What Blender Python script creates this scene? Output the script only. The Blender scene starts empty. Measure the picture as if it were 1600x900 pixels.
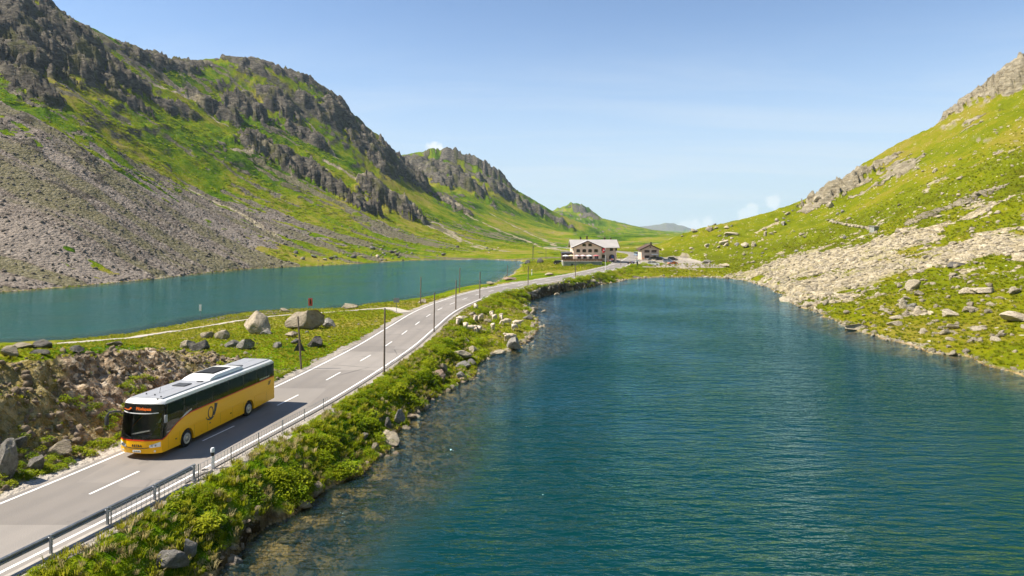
import bpy, bmesh, math, random
import numpy as np
from mathutils import Vector, Matrix

R = math.radians
random.seed(7)
rng = np.random.default_rng(7)
scene = bpy.context.scene
COL = scene.collection

# ------------------------------------------------------------------ camera
F_PX, CX, HOR = 1067.0, 800.0, 360.0      # 24 mm lens on a 1600 px wide frame, horizon row
CAM_Z = 15.95                             # metres above the lakes
cam_data = bpy.data.cameras.new('camera')
cam_data.lens = 24.0
cam_data.sensor_width = 36.0
cam_data.shift_y = -90.0 / 1600.0
cam_data.clip_start = 0.5
cam_data.clip_end = 40000.0
cam = bpy.data.objects.new('camera', cam_data)
COL.objects.link(cam)
cam.location = (0, 0, CAM_Z)
cam.rotation_euler = (R(90), 0, 0)
scene.camera = cam

# ------------------------------------------------------------------ sky and sun
SUN_EL, SUN_AZ = 51.0, -92.0              # degrees; azimuth clockwise from +Y (the view direction)
world = bpy.data.worlds.new('World')
scene.world = world
world.use_nodes = True
wn, wl = world.node_tree.nodes, world.node_tree.links
wn.clear()
w_out = wn.new('ShaderNodeOutputWorld')
w_bg = wn.new('ShaderNodeBackground')
w_bg.inputs['Strength'].default_value = 0.086
sky = wn.new('ShaderNodeTexSky')
sky.sky_type = 'NISHITA'
sky.sun_disc = False
sky.sun_elevation = R(SUN_EL)
sky.sun_rotation = R(SUN_AZ)
sky.altitude = 2000.0
sky.air_density = 1.0
sky.dust_density = 0.2
sky.ozone_density = 1.6
# thin cirrus over the whole sky, thicker towards the horizon, and small cumulus heads low in the north
w_tc = wn.new('ShaderNodeTexCoord')
w_sep = wn.new('ShaderNodeSeparateXYZ')
wl.new(w_tc.outputs['Generated'], w_sep.inputs[0])
def wmath(op, a, b=None, c=None, clamp=False):
    n = wn.new('ShaderNodeMath'); n.operation = op; n.use_clamp = clamp
    for i, v in enumerate((a, b, c)):
        if v is None: continue
        if isinstance(v, (int, float)): n.inputs[i].default_value = v
        else: wl.new(v, n.inputs[i])
    return n.outputs[0]
zc = wmath('MAXIMUM', w_sep.outputs['Z'], 0.02)
zc = wmath('ADD', zc, 0.06)
px = wmath('DIVIDE', w_sep.outputs['X'], zc)
py = wmath('DIVIDE', w_sep.outputs['Y'], zc)
w_cmb = wn.new('ShaderNodeCombineXYZ')
wl.new(px, w_cmb.inputs[0]); wl.new(py, w_cmb.inputs[1])
w_map = wn.new('ShaderNodeMapping')
w_map.inputs['Rotation'].default_value = (0, 0, R(18))
w_map.inputs['Scale'].default_value = (0.30, 0.85, 1)
wl.new(w_cmb.outputs[0], w_map.inputs[0])
w_n = wn.new('ShaderNodeTexNoise')
w_n.inputs['Scale'].default_value = 1.1
w_n.inputs['Detail'].default_value = 6
w_n.inputs['Roughness'].default_value = 0.62
w_n.inputs['Distortion'].default_value = 0.6
wl.new(w_map.outputs[0], w_n.inputs['Vector'])
w_r = wn.new('ShaderNodeMapRange')
w_r.inputs['From Min'].default_value = 0.44
w_r.inputs['From Max'].default_value = 0.85
w_r.inputs['To Max'].default_value = 0.75
wl.new(w_n.outputs['Fac'], w_r.inputs['Value'])
low = wn.new('ShaderNodeMapRange')
low.inputs['From Min'].default_value = 0.33; low.inputs['From Max'].default_value = 0.03
low.interpolation_type = 'SMOOTHSTEP'
wl.new(w_sep.outputs['Z'], low.inputs['Value'])
cirrus = wmath('MULTIPLY', w_r.outputs[0], low.outputs[0])
veil = wmath('MULTIPLY', wmath('POWER', low.outputs[0], 1.3), 0.80)
fac = wmath('MINIMUM', veil, 1.0)
# cumulus heads: a wobbly round cap about each centre direction
w_cn = wn.new('ShaderNodeTexNoise')
w_cn.inputs['Scale'].default_value = 70; w_cn.inputs['Detail'].default_value = 5
wl.new(w_tc.outputs['Generated'], w_cn.inputs['Vector'])
cum = None
for (ix, iy, rad) in ((1167, 336, .013), (1176, 329, .011), (1209, 319, .011), (1085, 353, .014), (1064, 360, .014),
                      (1105, 350, .010), (676, 230, .010), (687, 231, .007), (1160, 342, .010)):
    d = Vector(((ix - CX) / F_PX, 1.0, (HOR - iy) / F_PX)).normalized()
    vd = wn.new('ShaderNodeVectorMath'); vd.operation = 'DISTANCE'
    wl.new(w_tc.outputs['Generated'], vd.inputs[0]); vd.inputs[1].default_value = d
    wob = wmath('MULTIPLY_ADD', w_cn.outputs['Fac'], rad * 2.4, -rad * 1.2)
    e = wmath('ADD', vd.outputs['Value'], wob)
    mr = wn.new('ShaderNodeMapRange'); mr.interpolation_type = 'SMOOTHSTEP'
    mr.inputs['From Min'].default_value = rad * 1.1; mr.inputs['From Max'].default_value = rad * 0.45
    mr.inputs['To Max'].default_value = 0.65
    wl.new(e, mr.inputs['Value'])
    cum = mr.outputs[0] if cum is None else wmath('MAXIMUM', cum, mr.outputs[0])
mix1 = wn.new('ShaderNodeMix'); mix1.data_type = 'RGBA'
wl.new(fac, mix1.inputs['Factor']); wl.new(sky.outputs[0], mix1.inputs['A'])
mix1.inputs['B'].default_value = (3.3, 4.0, 4.75, 1)
mixc = wn.new('ShaderNodeMix'); mixc.data_type = 'RGBA'
wl.new(cirrus, mixc.inputs['Factor']); wl.new(mix1.outputs['Result'], mixc.inputs['A']); mixc.inputs['B'].default_value = (4.6, 4.9, 5.2, 1)
mix2 = wn.new('ShaderNodeMix'); mix2.data_type = 'RGBA'
wl.new(cum, mix2.inputs['Factor']); wl.new(mixc.outputs['Result'], mix2.inputs['A'])
mix2.inputs['B'].default_value = (6.2, 6.2, 6.2, 1)
wl.new(mix2.outputs['Result'], w_bg.inputs['Color'])
wl.new(w_bg.outputs[0], w_out.inputs['Surface'])

sun_data = bpy.data.lights.new('sun', 'SUN')
sun_data.energy = 4.5
sun_data.angle = R(0.53)
sun_data.color = (1.0, 0.91, 0.78)
sun = bpy.data.objects.new('sun', sun_data)
COL.objects.link(sun)
sdir = Vector((math.sin(R(SUN_AZ)) * math.cos(R(SUN_EL)), math.cos(R(SUN_AZ)) * math.cos(R(SUN_EL)), math.sin(R(SUN_EL))))
sun.rotation_euler = sdir.to_track_quat('Z', 'Y').to_euler()

vs = scene.view_settings
vs.view_transform = 'Standard'
vs.look = 'None'
vs.exposure = 1.1
vs.gamma = 1.0
vs.use_curve_mapping = False
cy = scene.cycles
cy.use_denoising = True
cy.use_adaptive_sampling = True
cy.adaptive_threshold = 0.02
cy.max_bounces = 4
cy.diffuse_bounces = 2
cy.glossy_bounces = 2
cy.transparent_max_bounces = 16
cy.volume_bounces = 1

# ------------------------------------------------------------------ noise in numpy
def _hash(ix, iy, seed):
    h = (ix.astype(np.int64) * 374761393 + iy.astype(np.int64) * 668265263 + seed * 1442695041) & 0xFFFFFFFF
    h = ((h ^ (h >> 13)) * 1274126177) & 0xFFFFFFFF
    h = h ^ (h >> 16)
    return (h & 0xFFFFFF) / float(0xFFFFFF)
def vnoise(x, y, seed=0):
    x = np.asarray(x, float); y = np.asarray(y, float)
    xi = np.floor(x); yi = np.floor(y)
    fx = x - xi; fy = y - yi
    fx = fx * fx * fx * (fx * (fx * 6 - 15) + 10); fy = fy * fy * fy * (fy * (fy * 6 - 15) + 10)
    a = _hash(xi, yi, seed); b = _hash(xi + 1, yi, seed); c = _hash(xi, yi + 1, seed); d = _hash(xi + 1, yi + 1, seed)
    return (a + (b - a) * fx) * (1 - fy) + (c + (d - c) * fx) * fy
def fbm(x, y, octv=4, seed=0, gain=0.5):
    s = 0.0; a = 1.0; t = 0.0
    for i in range(octv):
        s = s + a * vnoise(x, y, seed + i * 17); t += a
        x = x * 2.03 + 3.7; y = y * 2.03 - 1.9; a *= gain
    return s / t
def ridged(x, y, octv=4, seed=0):
    s = 0.0; a = 1.0; t = 0.0
    for i in range(octv):
        s = s + a * (1 - np.abs(2 * vnoise(x, y, seed + i * 13) - 1)) ** 1.5; t += a
        x = x * 2.1 + 5.1; y = y * 2.1 + 2.3; a *= 0.55
    return s / t
def blocks(x, y, seed=0):
    """broken blocks: each cell of an uneven grid has its own height and lean"""
    xi = np.floor(x); yi = np.floor(y); best = np.full(x.shape, 9.0); h = np.zeros(x.shape)
    for i in (-1, 0, 1):
        for j in (-1, 0, 1):
            cx_ = xi + i; cy_ = yi + j
            dx = cx_ + _hash(cx_, cy_, seed) - x; dy = cy_ + _hash(cx_, cy_, seed + 1) - y
            d = dx * dx + dy * dy; m = d < best
            hh = _hash(cx_, cy_, seed + 2) + dx * (_hash(cx_, cy_, seed + 3) - .5) * 1.2 + dy * (_hash(cx_, cy_, seed + 4) - .5) * 1.2
            best = np.where(m, d, best); h = np.where(m, hh, h)
    return h
def sstep(a, b, x):
    t = np.clip((x - a) / (b - a), 0, 1)
    return t * t * (3 - 2 * t)

# ------------------------------------------------------------------ the lie of the land
def W(ix, iy, Y):                      # a point seen at that picture place, at depth Y
    return ((ix - CX) / F_PX * Y, Y, CAM_Z - (iy - HOR) / F_PX * Y)
ROAD_Z = 2.5
LAKE_NEAR = [(-13.9,31.5),(-13.4,33.4),(-12.8,37),(-11.8,40.5),(-10.1,44.8),(-9.7,49.3),(-8.6,54),(-8.6,57.7),(-6.75,65.5),(-5.5,74),
    (-2.5,87.3),(1.3,92),(3.8,106.4),(4,121.6),(2.7,141.8),(4.4,157.6),(11.4,173.7),(23.8,195.6),(37.3,221),(50,233),(65.6,233),
    (73.5,224),(73,200),(65.3,162),(59.5,141.8),(57.8,123),(54.5,109.8),(54.7,97),(54.6,89.6),(56.7,86.4),(56.3,79),(55.5,74),
    (60,55),(58,25),(35,0),(5,-12),(-14,2),(-16,18)]
LAKE_FAR = [(-70.5,94),(-61,97),(-58,103),(-56,111),(-54.6,119),(-50.7,129),(-44,134),(-35,134),(-32,142),(-25,148),(-21.4,157.6),
    (-17.6,170),(-10.7,191),(-6.6,202.6),(-2.7,224),(1.2,266),(5.2,327),(5,354.6),(-14,374),(-34.7,370),(-54,362),(-73.6,327),
    (-91,304),(-110,279),(-115.6,246.7),(-117.6,224),(-122.8,195.6),(-131.6,175.5),(-142,140),(-135,105),(-110,88),(-88,88)]
ROAD_PTS = [(-31,-10),(-29.4,2),(-26.6,14),(-24.2,24),(-21.5,35),(-19.7,44),(-17.6,55),(-16.0,67),(-14.7,80),(-13.9,95),(-12.7,114),(-9.6,133),
    (-4.6,152),(4.0,173),(19.0,205),(37.5,252),(47,283),(55,315),(65,355),(71,400),(66,450),(50,500),(30,560)]

def catmull(pts, step=1.0):
    P = np.array(pts, float); out = []
    for i in range(len(P) - 1):
        p0 = P[max(i - 1, 0)]; p1 = P[i]; p2 = P[i + 1]; p3 = P[min(i + 2, len(P) - 1)]
        n = max(2, int(np.linalg.norm(p2 - p1) / step))
        for k in range(n):
            t = k / n
            out.append(0.5 * ((2 * p1) + (-p0 + p2) * t + (2 * p0 - 5 * p1 + 4 * p2 - p3) * t * t + (-p0 + 3 * p1 - 3 * p2 + p3) * t ** 3))
    out.append(P[-1])
    return np.array(out)
ROAD = catmull(ROAD_PTS, 1.5)
ROAD_C = catmull(ROAD_PTS, 6.0)           # coarser, for distances

def seg_dist(X, Y, P, closed=False):
    """distance to a polyline, and the signed side and foot index of the nearest piece"""
    best = np.full(X.shape, 1e9); side = np.zeros(X.shape); par = np.zeros(X.shape)
    n = len(P); rngi = range(n if closed else n - 1)
    for i in rngi:
        ax, ay = P[i]; bx, by = P[(i + 1) % n]
        dx, dy = bx - ax, by - ay; L2 = dx * dx + dy * dy + 1e-9
        t = np.clip(((X - ax) * dx + (Y - ay) * dy) / L2, 0, 1)
        ex = X - ax - t * dx; ey = Y - ay - t * dy
        d = ex * ex + ey * ey
        m = d < best
        best = np.where(m, d, best)
        side = np.where(m, ex * dy - ey * dx, side)
        par = np.where(m, i + t, par)
    return np.sqrt(best), side, par
def inside(X, Y, P):
    c = np.zeros(X.shape, bool); n = len(P); j = n - 1
    for i in range(n):
        xi, yi = P[i]; xj, yj = P[j]
        c ^= ((yi > Y) != (yj > Y)) & (X < (xj - xi) * (Y - yi) / (yj - yi + 1e-12) + xi)
        j = i
    return c
def poly_sd(X, Y, P, reach=420.0):
    out = np.full(X.shape, 300.0)
    PP = np.array(P); lo = PP.min(0) - 26; hi = PP.max(0) + 26
    m = (X > lo[0]) & (X < hi[0]) & (Y > lo[1]) & (Y < hi[1])
    if not m.any(): return out
    x, y = X[m], Y[m]
    d, _, _ = seg_dist(x, y, P, True)
    out[m] = np.where(inside(x, y, P), -d, d)
    return out

# control heights, column by column (picture column, then picture row and depth in metres)
COLS = {
 -420: [(500,140),(400,180),(260,250),(90,350),(-120,470)],
 -200: [(470,158),(385,205),(235,290),(100,380),(-80,520)],
 0: [(457,175),(335,235),(205,300),(105,370),(10,450),(-50,520)],
 100: [(450,190),(352,235),(205,330),(105,430),(22,530)],
 200: [(440,213),(362,260),(255,345),(155,460),(74,600)],
 300: [(429,247),(372,290),(275,400),(205,480),(136,590),(98,690)],
 400: [(420,280),(372,330),(302,430),(225,540),(148,650),(96,740)],
 500: [(415,312),(372,370),(322,460),(255,570),(188,680),(134,780)],
 560: [(411,330),(374,390),(332,480),(275,590),(228,700),(186,820)],
 600: [(409,348),(377,420),(342,510),(293,620),(256,720),(222,840)],
 650: [(406,365),(382,430),(352,540),(313,660),(292,780),(279,880),(262,1080),(240,1250)],
 700: [(406,368),(385,450),(357,570),(324,720),(304,860),(276,1020),(234,1250)],
 750: [(406,372),(389,460),(367,600),(342,760),(314,950),(256,1300)],
 800: [(405,378),(392,470),(377,600),(353,820),(329,1050),(298,1330)],
 850: [(397,430),(385,600),(369,800),(347,1100),(331,1400)],
 895: [(395,400),(384,620),(367,850),(353,1200),(333,1900),(315,2200)],
 920: [(382,640),(366,880),(355,1250),(335,1950),(322,2200)],
 865: [(384,620),(367,850),(351,1150),(336,1800),(331,2200)],
 940: [(390,480),(379,700),(367,900),(357,1300),(350,2300)],
 1000: [(394,420),(379,650),(368,900),(362,1500),(359,2500)],
 1060: [(434,230),(415,262),(403,300),(387,340),(369,385)],
 1120: [(434,230),(412,270),(387,315),(367,360),(353,410)],
 1180: [(443,205),(417,245),(392,290),(364,350),(345,415)],
 1240: [(480,142),(440,175),(402,225),(372,280),(342,350),(324,420)],
 1300: [(498,123),(450,155),(410,195),(372,250),(333,330),(305,430)],
 1380: [(532,99),(480,122),(430,152),(380,195),(332,255),(283,330),(238,420)],
 1485: [(556,87),(500,105),(440,132),(380,170),(320,215),(262,275),(212,345),(182,400)],
 1600: [(590,74),(530,88),(460,111),(390,140),(320,175),(242,225),(163,295),(97,380)],
 1760: [(650,58),(560,75),(450,105),(350,150),(230,215),(100,310),(20,400)],
 2000: [(760,46),(600,65),(420,105),(250,165),(90,250),(-60,350)],
}
ctrl = []
for cx_, lst in COLS.items():
    for (iy, Y) in lst:
        x, y, z = W(cx_, iy, Y)
        ctrl.append((x, y, max(z, 0.5)))
    x, y, z = ctrl[-1]                     # behind each crest the ground falls away
    k = (y + 110) / y
    drop = 0.72 if z > 30 else 0.6
    if y < 2000: ctrl.append((x * k, y * k, max(z * drop, 2)))
for (x, y, z) in [(-40,80,2.6),(-35,108,2.0),(-52,86,1.8),(-28,125,1.6),(-22,95,2.4),(-30,60,2.8),(-45,60,3.2),(-60,70,2.6),(-60,40,3.2),(-45,20,3),(-90,60,3),
                  (-2,100,1.2),(-3,118,1.3),(14,240,2.0),(20,262,1.9),(28,300,2.6),(12,330,1.2),(20,380,2.2),(40,330,3),(58,290,2.6),(62,260,2.4),(72,300,3.6),
                  (-7,90,1.6),(-160,90,20),(-200,60,40),(-120,20,10),(90,40,14),(110,10,22),(70,-20,6),(0,-40,3),(-60,-40,4),(-150,-60,30),(150,-60,45),
                  (50,9000,-60),(400,4000,10),(150,1500,10),(3000,7000,150),(-3000,7000,300),(6000,3000,200),(-6000,2000,400),(0,-3000,100),(800,900,140),(600,600,120),(400,700,70),(200,900,8),(140,600,4),(-700,800,190),(-900,300,260),(-500,200,190),(-500,-200,200),(700,100,190),(500,-300,200)]:
    ctrl.append((x, y, z))
for (ix, iy, Y) in [(935,350,2150),(960,357,2050),(985,358,2000),(1010,362,2000),(1035,366,2000),(1070,370,1900),(1110,372,1700),(1160,372,1500),(1010,365,3500),(1050,368,5000),
                    (1120,368,5000),(950,362,4000),(1200,365,4000),(1060,374,900),(1150,372,900),(1250,368,1500),(1400,345,1500),(880,345,4000),(1335,264,420),(1300,300,425),(1360,246,425)]:
    ctrl.append(W(ix, iy, Y))
for i, (x, y) in enumerate(ROAD_PTS[2:20]): ctrl.append((x, y, 2.5))
for P in (LAKE_NEAR, LAKE_FAR):
    for (x, y) in P[::2]: ctrl.append((x, y, 0.6))
for (x, y) in [(25,60),(25,100),(30,150),(40,190),(10,30),(-90,140),(-60,180),(-40,260),(-30,320),(-90,240)]: ctrl.append((x, y, 0.4))
C = np.array(ctrl)
cth = np.arctan2(C[:, 0], C[:, 1]); clr = np.log(np.hypot(C[:, 0], C[:, 1])); cval = C[:, 2] / np.hypot(C[:, 0], C[:, 1])
# thin-plate spline of height over distance, in (bearing, log distance)
def tps_k(d2): return 0.5 * d2 * np.log(d2 + 1e-12)
n = len(C)
D2 = (cth[:, None] - cth[None]) ** 2 + (clr[:, None] - clr[None]) ** 2
A = np.zeros((n + 3, n + 3)); A[:n, :n] = tps_k(D2) + np.eye(n) * 2e-4
A[:n, n] = 1; A[:n, n + 1] = cth; A[:n, n + 2] = clr; A[n:, :n] = A[:n, n:].T
sol = np.linalg.solve(A, np.concatenate([cval, np.zeros(3)]))
G_TH = np.concatenate([np.linspace(-math.pi, -R(50), 60)[:-1], np.linspace(-R(50), R(50), 261), np.linspace(R(50), math.pi, 60)[1:]])
G_LR = np.linspace(math.log(6.0), math.log(14000.0), 330)
gt, gl = np.meshgrid(G_TH, G_LR, indexing='ij')
GRID = np.zeros(gt.shape)
for i in range(0, len(G_TH), 40):
    t = gt[i:i + 40].ravel(); l = gl[i:i + 40].ravel()
    k = tps_k((t[:, None] - cth[None]) ** 2 + (l[:, None] - clr[None]) ** 2)
    GRID[i:i + 40] = (k @ sol[:n] + sol[n] + sol[n + 1] * t + sol[n + 2] * l).reshape(gt[i:i + 40].shape)
# far from the view the extrapolation is held in check
GRID = np.clip(GRID, -0.05, 0.62)
G_IDX = np.arange(len(G_TH), dtype=float)
def polar_lookup(table, X, Y):
    r = np.maximum(np.hypot(X, Y), 6.01); th = np.arctan2(X, Y)
    u = np.interp(th, G_TH, G_IDX); v = (np.log(r) - G_LR[0]) / (G_LR[-1] - G_LR[0]) * (len(G_LR) - 1)
    u = np.clip(u, 0, len(G_TH) - 1.001); v = np.clip(v, 0, len(G_LR) - 1.001)
    ui = u.astype(int); vi = v.astype(int); fu = u - ui; fv = v - vi
    return (table[ui, vi] * (1 - fu) + table[ui + 1, vi] * fu) * (1 - fv) + (table[ui, vi + 1] * (1 - fu) + table[ui + 1, vi + 1] * fu) * fv
def tps_h(X, Y): return polar_lookup(GRID, X, Y) * np.maximum(np.hypot(X, Y), 6.01)

def pick(ix, iy, hfun, y0=18.0, y1=3200.0, n=2600):
    Y = np.exp(np.linspace(math.log(y0), math.log(y1), n))
    X = (ix - CX) / F_PX * Y; Z = CAM_Z - (iy - HOR) / F_PX * Y
    g = Z - hfun(X, Y)
    hit = np.nonzero(g < 0)[0]
    i = hit[0] if len(hit) else int(np.argmin(g / Y))
    return float(X[i]), float(Y[i])

# crags: picture place of their spine, radius and height in metres
CRAGS = [((15,20),(45,95),20,15,0),((72,15),(120,85),16,13,0),((135,70),(200,130),13,13,0),((95,95),(150,120),12,12,0),((215,88),(300,100),13,8,0),
 ((320,160),(350,176),14,13,0),((380,163),(402,182),14,14,0),((425,150),(447,172),14,11,0),((470,116),(530,156),18,9,0),((372,97),(450,105),20,6,0),
 ((530,185),(580,225),20,17,0),((580,228),(648,278),19,17,0),((468,205),(500,226),12,11,0),((400,232),(450,258),14,16,0),((450,258),(500,285),14,17,0),
 ((500,285),(565,325),12,14,0),((578,300),(628,332),13,17,0),((694,312),(722,332),9,10,0),((555,215),(600,262),15,12,0),((640,250),(665,262),26,12,0),
 ((690,268),(738,296),26,26,0),((705,240),(775,272),30,14,0),((770,290),(832,326),26,18,0),((905,325),(925,340),22,8,0),((838,328),(872,348),25,12,0),
 ((650,262),(690,285),16,14,0),((30,120),(70,150),9,8,0),((180,150),(215,165),8,7,0),((255,160),(285,170),9,6,0),((480,160),(510,180),10,9,0),
 ((1503,152),(1592,120),11,9,1),((1292,312),(1335,285),9,9,1),((1372,258),(1385,250),6,3,1),((1395,268),(1420,262),5,2,1),((1270,325),(1285,320),6,3,1),
 ((1440,345),(1470,330),5,2,1),((1500,318),(1530,305),5,2,1)]
crag_geo = []
for (a, b, rad, amp, kind) in CRAGS:
    pa = pick(a[0], a[1], tps_h); pb = pick(b[0], b[1], tps_h)
    if abs(pa[1] - pb[1]) > 6 * rad: # keep both ends of a spine on one slope
        k = pa[1] / pb[1]; pb = (pb[0] * k, pb[1] * k) if False else pb
    crag_geo.append((pa, pb, rad, amp, kind))

# pale debris chutes running down the long slope
CHUTES = [[(505,250),(560,285),(620,325),(690,352),(790,393)],[(700,318),(770,355),(830,378),(890,394)],[(365,235),(440,246),(505,262)],[(640,338),(700,366),(765,391)],[(465,170),(497,212),(528,248)],
          [(240,130),(300,150),(350,190)],[(300,290),(370,330),(440,372)],[(760,330),(820,360),(870,385)]]
chute_geo = [np.array([pick(a, b, tps_h) for a, b in c_]) for c_ in CHUTES]

# where scree lies: picture place and amount, spread over the ground
SCREE = [(50,420,1),(150,400,1),(250,385,1),(350,370,.9),(100,320,1),(200,320,.95),(300,330,.9),(50,250,.85),(150,250,.75),(10,180,.6),(250,275,.5),(330,262,.3),
 (400,372,.85),(420,340,.9),(480,362,.75),(550,372,.6),(600,360,.7),(600,388,.3),(450,400,.4),(520,397,.3),(700,365,.5),(680,382,.45),(770,368,.4),(200,180,.2),
 (250,210,.15),(100,165,.15),(300,190,.15),(400,205,.1),(180,215,.2),(480,180,.1),(540,255,.05),(620,305,.1),(680,300,.05),(760,330,.05),(350,120,.2),(270,125,.55),
 (600,275,.05),(800,388,.05),(850,388,.05),(900,372,.2),(640,350,.25),(350,310,.6),(430,310,.35),(0,440,1),(640,395,.2),(730,395,.15),(500,330,.2),(560,345,.3),
 (1200,422,.85),(1250,412,1),(1300,420,1),(1350,400,1),(1400,380,1),(1450,372,1),(1500,362,.85),(1560,362,.8),(1590,350,.5),(1300,460,.85),(1350,450,.65),(1400,440,.35),
 (1180,432,.6),(1420,420,.8),(1500,400,.75),(1580,390,.65),(1200,380,.03),(1300,360,0),(1400,300,0),(1500,300,.05),(1500,332,.3),(1550,270,.05),(1600,300,.25),(1400,500,.12),
 (1500,450,.15),(1500,520,.08),(1580,480,.12),(1100,400,.05),(1150,370,.1),(1450,335,.2),(1350,345,0),(1560,200,0),(1450,230,0),(1560,420,.3),(1250,375,.05),(1120,420,.15),
 (1060,405,.05),(1330,380,.3),(1260,390,.4)]
scr_pts = []
for (ix, iy, v) in SCREE:
    x, y = pick(ix, iy, tps_h); scr_pts.append((math.atan2(x, y), math.log(math.hypot(x, y)), v))
for (x, y) in [(-40,80),(-20,100),(-3,110),(-30,50),(20,260),(40,300),(10,250),(-10,160)]: scr_pts.append((math.atan2(x, y), math.log(math.hypot(x, y)), 0))
SCR = np.array(scr_pts)
gt, gl = np.meshgrid(G_TH, G_LR, indexing='ij')
num = np.zeros(gt.shape); den = np.full(gt.shape, 1e-9)
for (t, l, v) in SCR:
    w = 1.0 / (((gt - t) ** 2 * 2.0 + (gl - l) ** 2) ** 1.5 + 2e-5)
    num += w * v; den += w
SCREE_GRID = num / den
def scree_amount(X, Y): return polar_lookup(SCREE_GRID, X, Y)

MOUND_Y = np.array([-30, 10, 30, 40, 47, 54, 60, 65, 70, 200.]); MOUND_H = np.array([3.0, 4.0, 4.5, 4.5, 4.3, 3.9, 2.7, 1.0, 0, 0.])
PATH_PTS = [(-17.5,112),(-22,119),(-30,121),(-38,117),(-44,110),(-49,101),(-53,92),(-62,84),(-75,78)]
PATH_C = catmull(PATH_PTS, 5.0)
def land(X, Y, full=False):
    """height of the ground everywhere; with full=True also what covers it"""
    X = np.asarray(X, float); Y = np.asarray(Y, float)
    r = np.hypot(X, Y)
    base = tps_h(X, Y)
    base = base * (1 - sstep(3200, 5500, r)) - 30 * sstep(3200, 5500, r)
    wx = (fbm(X / 5, Y / 5, 3, 3) - .5) * 3.0; wy = (fbm(X / 5, Y / 5, 3, 9) - .5) * 3.0
    sd = np.minimum(poly_sd(X + wx, Y + wy, LAKE_NEAR), poly_sd(X + wx, Y + wy, LAKE_FAR))
    near = (X > -60) & (X < 90) & (Y > -30) & (Y < 570)
    dr = np.full(X.shape, 300.0); side = np.zeros(X.shape)
    if near.any(): a, b, _ = seg_dist(X[near], Y[near], ROAD_C); dr[near] = a; side[near] = b
    left = side < 0
    # crags
    rock = np.zeros(X.shape); warm = np.zeros(X.shape); add = np.zeros(X.shape)
    jag = None
    for (pa, pb, rad, amp, kind) in crag_geo:
        cx_, cy_ = (pa[0] + pb[0]) / 2, (pa[1] + pb[1]) / 2; ext = math.hypot(pa[0] - pb[0], pa[1] - pb[1]) / 2 + rad * 2.2
        m = (np.abs(X - cx_) < ext) & (np.abs(Y - cy_) < ext)
        if not m.any(): continue
        x, y = X[m], Y[m]
        d, _, _ = seg_dist(x, y, [pa, pb])
        s = rad * 0.55
        q = d / rad + (fbm(x / s, y / s, 5, 21, .62) - .5) * 2.3 + .1
        body = np.exp(-np.clip(q, 0, 3) ** 4)
        cut = .72 + .56 * fbm(x / (rad * 1.1), y / (rad * 1.1), 3, 31)
        bx = x + (fbm(x / 9, y / 9, 2, 37) - .5) * 8; by = y * 1.0
        chip = (blocks(bx / 9.0, by / 6.0, 301) - .5) * min(5.0, amp * .42) + (blocks(bx / 3.6, by / 2.8, 311) - .5) * min(2.6, amp * .2)
        step = amp * body * cut * .66
        ledge_h = amp * .20 + .6
        step = step * .45 + .55 * ledge_h * (np.floor(step / ledge_h) + sstep(.25, .75, step / ledge_h - np.floor(step / ledge_h)))
        add[m] = np.maximum(add[m], step + chip * np.minimum(body * 1.5, 1))
        rock[m] = np.maximum(rock[m], sstep(1.25, 0.9, q))
        if kind: warm[m] = np.maximum(warm[m], sstep(1.6, 1.0, q))
    # small broken ledges over the high slopes, folds down the fall line of the long slope
    hi = sstep(18, 90, base) * sstep(250, 400, r) * (1 + sstep(1100, 2000, r))
    fa = X * -.96 + Y * .27; fb = X * .27 + Y * .96
    folds = ((fbm(fb / 34, fa / 150, 3, 41) - .5) * 7.0 - ridged(fb / 16, fa / 110, 3, 42) * 2.2) * sstep(8, 50, base) * (X < 40)
    ledge = (ridged(X / 42, Y / 42, 5, 51) - .55) * 7.0 * hi
    far_rock = sstep(.66, .76, ridged(X / 60, Y / 60, 4, 61) * .7 + fbm(X / 25, Y / 25, 3, 62) * .35) * sstep(60, 130, base) * (X < 60) * (1 - .75 * sstep(1500, 1900, r))
    rock = np.maximum(rock, far_rock * .9)
    bits = sstep(.60, .68, fbm(X / 13, Y / 13, 4, 65, .6)) * sstep(.45, .6, fbm(X / 70, Y / 70, 2, 66)) * sstep(12, 40, base)
    rock = np.maximum(rock, bits * .8); add = add + bits * 1.8 * ridged(X / 5, Y / 5, 3, 67)
    mid = sstep(50, 90, r)
    hum = (fbm(X / 7, Y / 7, 4, 71) - .5) * (0.5 + 1.3 * sstep(3, 16, base) * mid) + (fbm(X / 1.3, Y / 1.3, 3, 72) - .5) * .22
    warmhill = (X > 48) & (Y < 620)
    hum = hum + warmhill * (ridged(X / 9, Y / 9, 4, 75) - .5) * 1.1 * sstep(1.5, 8, base) + warmhill * (fbm(X / 30, Y / 30, 3, 76) - .5) * 3.0 * sstep(5, 22, base)
    h = base + add + folds + ledge + hum
    # roadside mound with its cut face
    dl = np.where(left, dr, -dr)
    mh = np.interp(Y, MOUND_Y, MOUND_H) * (X < -8)
    edge = (fbm(X / 2.2, Y / 2.2, 4, 81) - .5) * 2.2
    mound = mh * sstep(4.3, 12.5, dl + edge) * (1 - sstep(16, 44, dl))
    cutface = sstep(4.4, 5.4, dl + edge * .6) * (1 - sstep(10.2, 12.2, dl + edge)) * sstep(.3, 1.6, mh) * (X < -8)
    h = h + mound + cutface * (ridged(X / 1.6, Y / 1.6, 4, 82) - .5) * .7
    # land meets the water
    flat = np.full(X.shape, 4.0)
    shore = 0.06 + .3 * fbm(X / 1.1, Y / 1.1, 2, 91)
    z = np.where(sd > 0, shore * sstep(-.1, .6, sd) + (np.maximum(h, .3) - shore) * sstep(0.1, flat, sd), h)
    # road bench
    t = sstep(3.95, 9.0, dr)
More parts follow.
